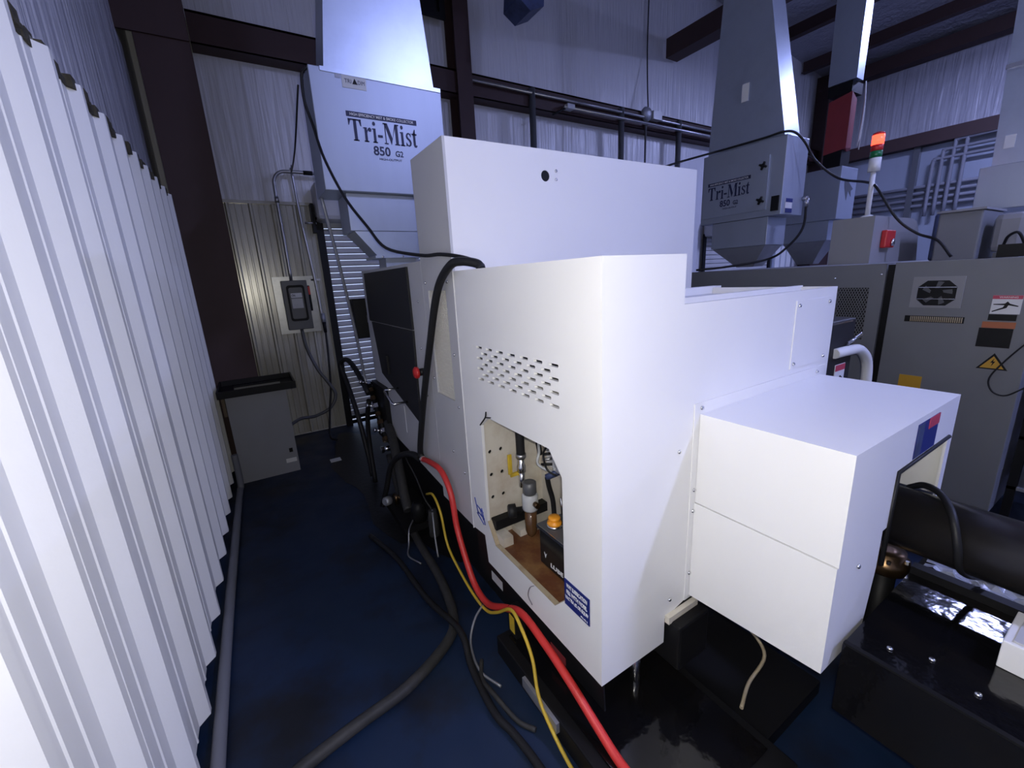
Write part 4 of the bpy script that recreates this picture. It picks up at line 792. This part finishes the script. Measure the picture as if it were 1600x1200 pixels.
c4 = thing('mist_collector', 'mist collector with bright duct cut off by the right picture edge', 'mist collector', (5.4, 1.2, 1.68), 'mist collectors')
B().box(4.95, 5.75, 0.74, 1.075, 2.02, 2.335, bev=0.004).obj('cabinet', 'coll', c4); box('support', (5.3, 5.4, 0.8, 0.85, 1.6605, 2.019), 'gal_dull', c4); box('support', (5.6, 5.7, 0.8, 0.85, 1.6605, 2.019), 'gal_dull', c4)
duct('outlet_duct', c4, 5.0, 5.72, 0.76, 1.025, 2.337, 5.06, 5.60, 0.82, 1.08, 3.6, 'gal')
duct('upper_duct', c4, 5.06, 5.60, 0.82, 1.08, 3.602, 5.06, 5.60, 0.82, 1.08, 6.2, 'gal')
box('duct_label', (5.003, 5.008, 0.93, 0.985, 2.45, 2.54), 'paper', c4)
box('duct_seam', (5.018, 5.06, 0.79, 1.06, 3.00, 3.03), 'steel', c4)

# ------------------------------------------------------------------ the grey machine on the right
m2 = thing('grey_machine', 'grey machine tool with control cabinet on the right side', 'machine', (4.5, 1.5, 0))
gb = B().box(3.612, 6.5, 0.45, 3.1, 0.16, 1.66).obj('body', 'grey2', m2)
box('plinth', (3.66, 6.4, 0.50, 3.0, 0.0, 0.16), 'black', m2)
cdr = B().box(3.585, 3.611, 0.445, 1.075, 0.19, 1.672, bev=0.003).obj('cabinet_door', 'grey2', m2)
spv = B().plate(R4(1.118, 2.62, 0.30, 1.668), [rrect(1.195, 1.375, 1.16, 1.515, 0.004, 1)], 'x', 3.585, 3.611).obj('side_panel', 'grey2', m2)
box('gap_strip', (3.609, 3.6118, 1.07, 1.12, 0.19, 1.66), 'black', m2)
box('vent_backing', (3.6095, 3.6118, 1.19, 1.38, 1.155, 1.52), 'black', spv)
b = B(); p = 0.016; y0, y1, z0, z1 = 1.195, 1.375, 1.16, 1.515
for s in (1, -1):
    for k in range(-30, 45):
        c = y0 + k * p
        if s > 0: za = max(z0, z0 + (y0 - c) * 2); ze = min(z1, z0 + (y1 - c) * 2)
        else: za = max(z0, z0 + (c - y1) * 2); ze = min(z1, z0 + (c - y0) * 2)
        if ze - za > 0.01: b.cyl((3.594 + (0.003 if s > 0 else 0), c + s * (za - z0) * 0.5, za), (3.594 + (0.003 if s > 0 else 0), c + s * (ze - z0) * 0.5, ze), 0.0028, n=4, smooth=False)
o = b.obj('vent_mesh', 'grey2', spv); o['kind'] = 'stuff'
bolts(spv, '-x', [(3.585, 1.40, 1.58), (3.585, 1.14, 1.60), (3.585, 1.17, 1.08)])
oct_ = [(0.770 + a * 0.175, 1.405 + c * 0.15) for a, c in ((.22, 0), (.78, 0), (1, .25), (1, .75), (.78, 1), (.22, 1), (0, .75), (0, .25))]
fpn = B().plate(R4(0.742, 0.972, 1.392, 1.578), [oct_], 'x', 3.575, 3.584).obj('fan_plate', 'grey2_light', cdr)
box('fan_recess', (3.5815, 3.5845, 0.765, 0.95, 1.40, 1.56), 'black', fpn)
for z in (1.445, 1.515): box('guard_bar', (3.576, 3.579, 0.772, 0.943, z - 0.002, z + 0.002), 'steel', fpn)
B().cyl((3.578, 0.857, 1.48), (3.583, 0.857, 1.48), 0.03, n=14).obj('fan_hub', 'black', fpn)
for k in range(5):
    a = k * 2 * PI / 5; B().hexa([(3.5805, 0.857 + 0.03 * math.cos(a + q), 1.48 + 0.03 * math.sin(a + q)) for q in (0, .25, .5)] + [(3.5805, 0.857 + 0.07 * math.cos(a + q), 1.48 + 0.07 * math.sin(a + q)) for q in (.7, .5, .3)], [(3.5795, 0.857 + 0.03 * math.cos(a + q), 1.48 + 0.03 * math.sin(a + q)) for q in (0, .25, .5)] + [(3.5795, 0.857 + 0.07 * math.cos(a + q), 1.48 + 0.07 * math.sin(a + q)) for q in (.7, .5, .3)]).obj('fan_blade', 'dis_grey', fpn)
ib = box('intake_strip', (3.580, 3.5845, 0.715, 0.985, 1.302, 1.340), 'black', cdr)
for k in range(26): box('intake_fin', (3.577, 3.5798, 0.722 + k * 0.0092, 0.727 + k * 0.0092, 1.305, 1.337), 'rust_lip', ib)
w2 = box('warning_sign', (3.581, 3.5845, 0.508, 0.620, 1.365, 1.468), 'white', cdr); box('sign_band', (3.579, 3.5808, 0.508, 0.620, 1.448, 1.468), 'red_print', w2); text('lettering', 'WARNING', 0.07, 0.010, (3.5785, 0.56, 1.458), '-x', 'white', w2)
flatpolys('figure_print', [[(-.5, .25), (-.05, .3), (.05, .5), (.15, .3), (.5, .1), (.48, .02), (.1, .15), (.05, -.1), (-.5, -.5), (-.5, -.4), (-.1, -.05), (-.05, .15), (-.5, .18)]], (0.095, 0.06), (3.579, 0.565, 1.405), '-x', 'black', w2)
box('sign_footer', (3.581, 3.5845, 0.515, 0.622, 1.328, 1.362), 'black', cdr)
o2 = box('danger_sign', (3.581, 3.5845, 0.512, 0.640, 1.285, 1.320), 'orange_label', cdr); box('sign_body', (3.581, 3.5845, 0.516, 0.648, 1.175, 1.284), 'black', cdr)
hv = flatpolys('voltage_sign', [[(-.5, -.5), (.5, -.5), (0, .5)]], (0.125, 0.095), (3.583, 0.565, 1.095), '-x', 'black', cdr)
flatpolys('sign_face', [[(-.5, -.5), (.5, -.5), (0, .5)]], (0.095, 0.070), (3.581, 0.565, 1.090), '-x', 'amber', hv)
flatpolys('bolt_print', [[(.15, .5), (-.25, -.05), (0, -.05), (-.1, -.5), (.28, .1), (.02, .1)]], (0.036, 0.05), (3.579, 0.565, 1.090), '-x', 'black', hv)
hd = box('door_latch', (3.560, 3.5845, 0.845, 0.975, 0.845, 0.875), 'black', cdr, bev=0.006); box('latch_tag', (3.578, 3.5845, 0.85, 0.96, 0.876, 0.955), 'amber', cdr)
tag(B().tube([(3.57, 0.40, 1.26), (3.56, 0.45, 1.22), (3.56, 0.52, 1.10), (3.555, 0.56, 1.00), (3.555, 0.54, 0.93), (3.555, 0.49, 0.91), (3.56, 0.44, 0.95), (3.57, 0.38, 1.02)], 0.004, 8).obj('loose_wire', 'rubber'), 'thin black wire curling over the grey cabinet door', 'wire')
# boxes on top of the grey machine
cx = thing('control_box', 'grey box with a red switch standing on the grey machine', 'control box', (4.2, 1.4, 1.672))
cxb = B().plate([(3.76, 1.673), (4.68, 1.673), (4.62, 1.90), (4.55, 1.97), (4.46, 1.99), (3.76, 1.99)], [], 'y', 1.28, 1.53).obj('case', 'grey2_light', cx)
rsw = B().box(3.90, 4.06, 1.245, 1.279, 1.775, 1.895, bev=0.008).obj('red_switch', 'red', cxb); B().lathe((4.0, 1.244, 1.81), (0, -1, 0), [(0.025, 0), (0.025, 0.012), (0.01, 0.016)], 12).obj('key_lock', 'steel', rsw)
B().lathe((4.02, 1.42, 1.99), (0, 0, 1), [(0.05, 0), (0.04, 0.02), (0.02, 0.03)], 14).obj('tower_mount', 'white', cx)
sg = thing('signal_tower', 'signal tower lamp with glowing red top on a white pole', 'signal lamp', (4.02, 1.42, 2.02))
B().cyl((4.02, 1.42, 2.02), (4.02, 1.42, 2.315), 0.016, n=12).obj('pole', 'white', sg); B().cyl((4.02, 1.42, 2.315), (4.02, 1.42, 2.405), 0.036, n=18).obj('white_segment', 'white', sg)
B().cyl((4.02, 1.42, 2.406), (4.02, 1.42, 2.45), 0.036, n=18).obj('green_segment', 'green', sg, 'green unlit lens'); B().cyl((4.02, 1.42, 2.451), (4.02, 1.42, 2.49), 0.036, n=18).obj('red_segment', 'red', sg)
B().cyl((4.02, 1.42, 2.491), (4.02, 1.42, 2.555), 0.036, n=18).obj('lit_segment', 'red_glow', sg, 'glowing red lens'); B().lathe((4.02, 1.42, 2.556), (0, 0, 1), [(0.036, 0), (0.034, 0.012), (0.02, 0.018)], 18).obj('cap', 'red', sg)
tl = thing('coolant_unit', 'tan grey box standing behind the tray on the grey machine', 'box', (4.4, 0.95, 1.672)); box('case', (4.25, 4.75, 0.86, 1.08, 1.6605, 1.985), 'grey2', tl, bev=0.01); box('lid', (4.24, 4.76, 0.85, 1.09, 1.986, 2.0), 'grey2_light', tl)
tl = thing('blue_duct_elbow', 'dark blue box between the control box and the tan box', 'duct', (4.9, 1.2, 1.672)); B().box(4.85, 5.05, 1.12, 1.26, 1.661, 2.03, bev=0.02).obj('case', 'blue_bin', tl); B().lathe((4.845, 1.17, 1.80), (-1, 0, 0), [(0.06, 0), (0.06, 0.03), (0.03, 0.04)], 14).obj('round_cover', 'dis_grey', tl)
tl = thing('motor_cover', 'pale rounded motor cover at the right on the grey machine', 'motor', (4.5, 0.74, 1.672)); B().box(4.30, 4.72, 0.66, 0.82, 1.70, 1.95, bev=0.04).obj('cover', 'grey2_light', tl); box('foot', (4.35, 4.68, 0.68, 0.80, 1.661, 1.70), 'grey2', tl); B().tube([(4.30, 0.75, 1.75), (4.26, 0.73, 1.80), (4.25, 0.69, 1.82), (4.27, 0.66, 1.76), (4.29, 0.64, 1.69)], 0.008, 8).obj('cable', 'rubber', tl)
tag(B().plate(R4(3.78, 4.20, 0.46, 0.68), [], 'z', 1.6735, 1.70).box(3.78, 4.20, 0.46, 0.47, 1.70, 1.745).box(3.78, 3.79, 0.47, 0.68, 1.70, 1.745).obj('parts_tray', 'black'), 'black parts tray on top of the grey cabinet at the right edge', 'tray')
# stuff right of the cabinet
rk = thing('parts_rack', 'dark rack of dirty boxes beyond the grey cabinet at the right edge', 'rack', (4.3, 0.1, 0))
for xx in (3.75, 4.55):
    for yy in (-0.35, 0.38): box('upright', (xx, xx + 0.04, yy, yy + 0.04, 0.0, 1.25), 'black', rk)
for z in (0.30, 0.62, 0.95): box('shelf', (3.75, 4.59, -0.35, 0.42, z, z + 0.02), 'gal_dull', rk)
for i, (z, y0, y1, h, m_, lab) in enumerate(((0.32, 0.02, 0.36, 0.20, 'rubber_d', 'grimy box on the bottom shelf of the rack'), (0.64, 0.05, 0.35, 0.22, 'blue_bin', 'dirty blue bin on the middle shelf of the rack'), (0.97, 0.08, 0.36, 0.18, 'gal_dull', 'grey parts bin on the top shelf of the rack'))):
    tb = thing('parts_bin', lab, 'bin', (4.1, (y0 + y1) / 2, z + 0.001), 'bins on the rack'); box('body', (3.82, 4.3, y0, y1, z + 0.0005, z + h), m_, tb, bev=0.015); box('rim', (3.81, 4.31, y0 - 0.01, y1 + 0.01, z + h, z + h + 0.015), 'black', tb)
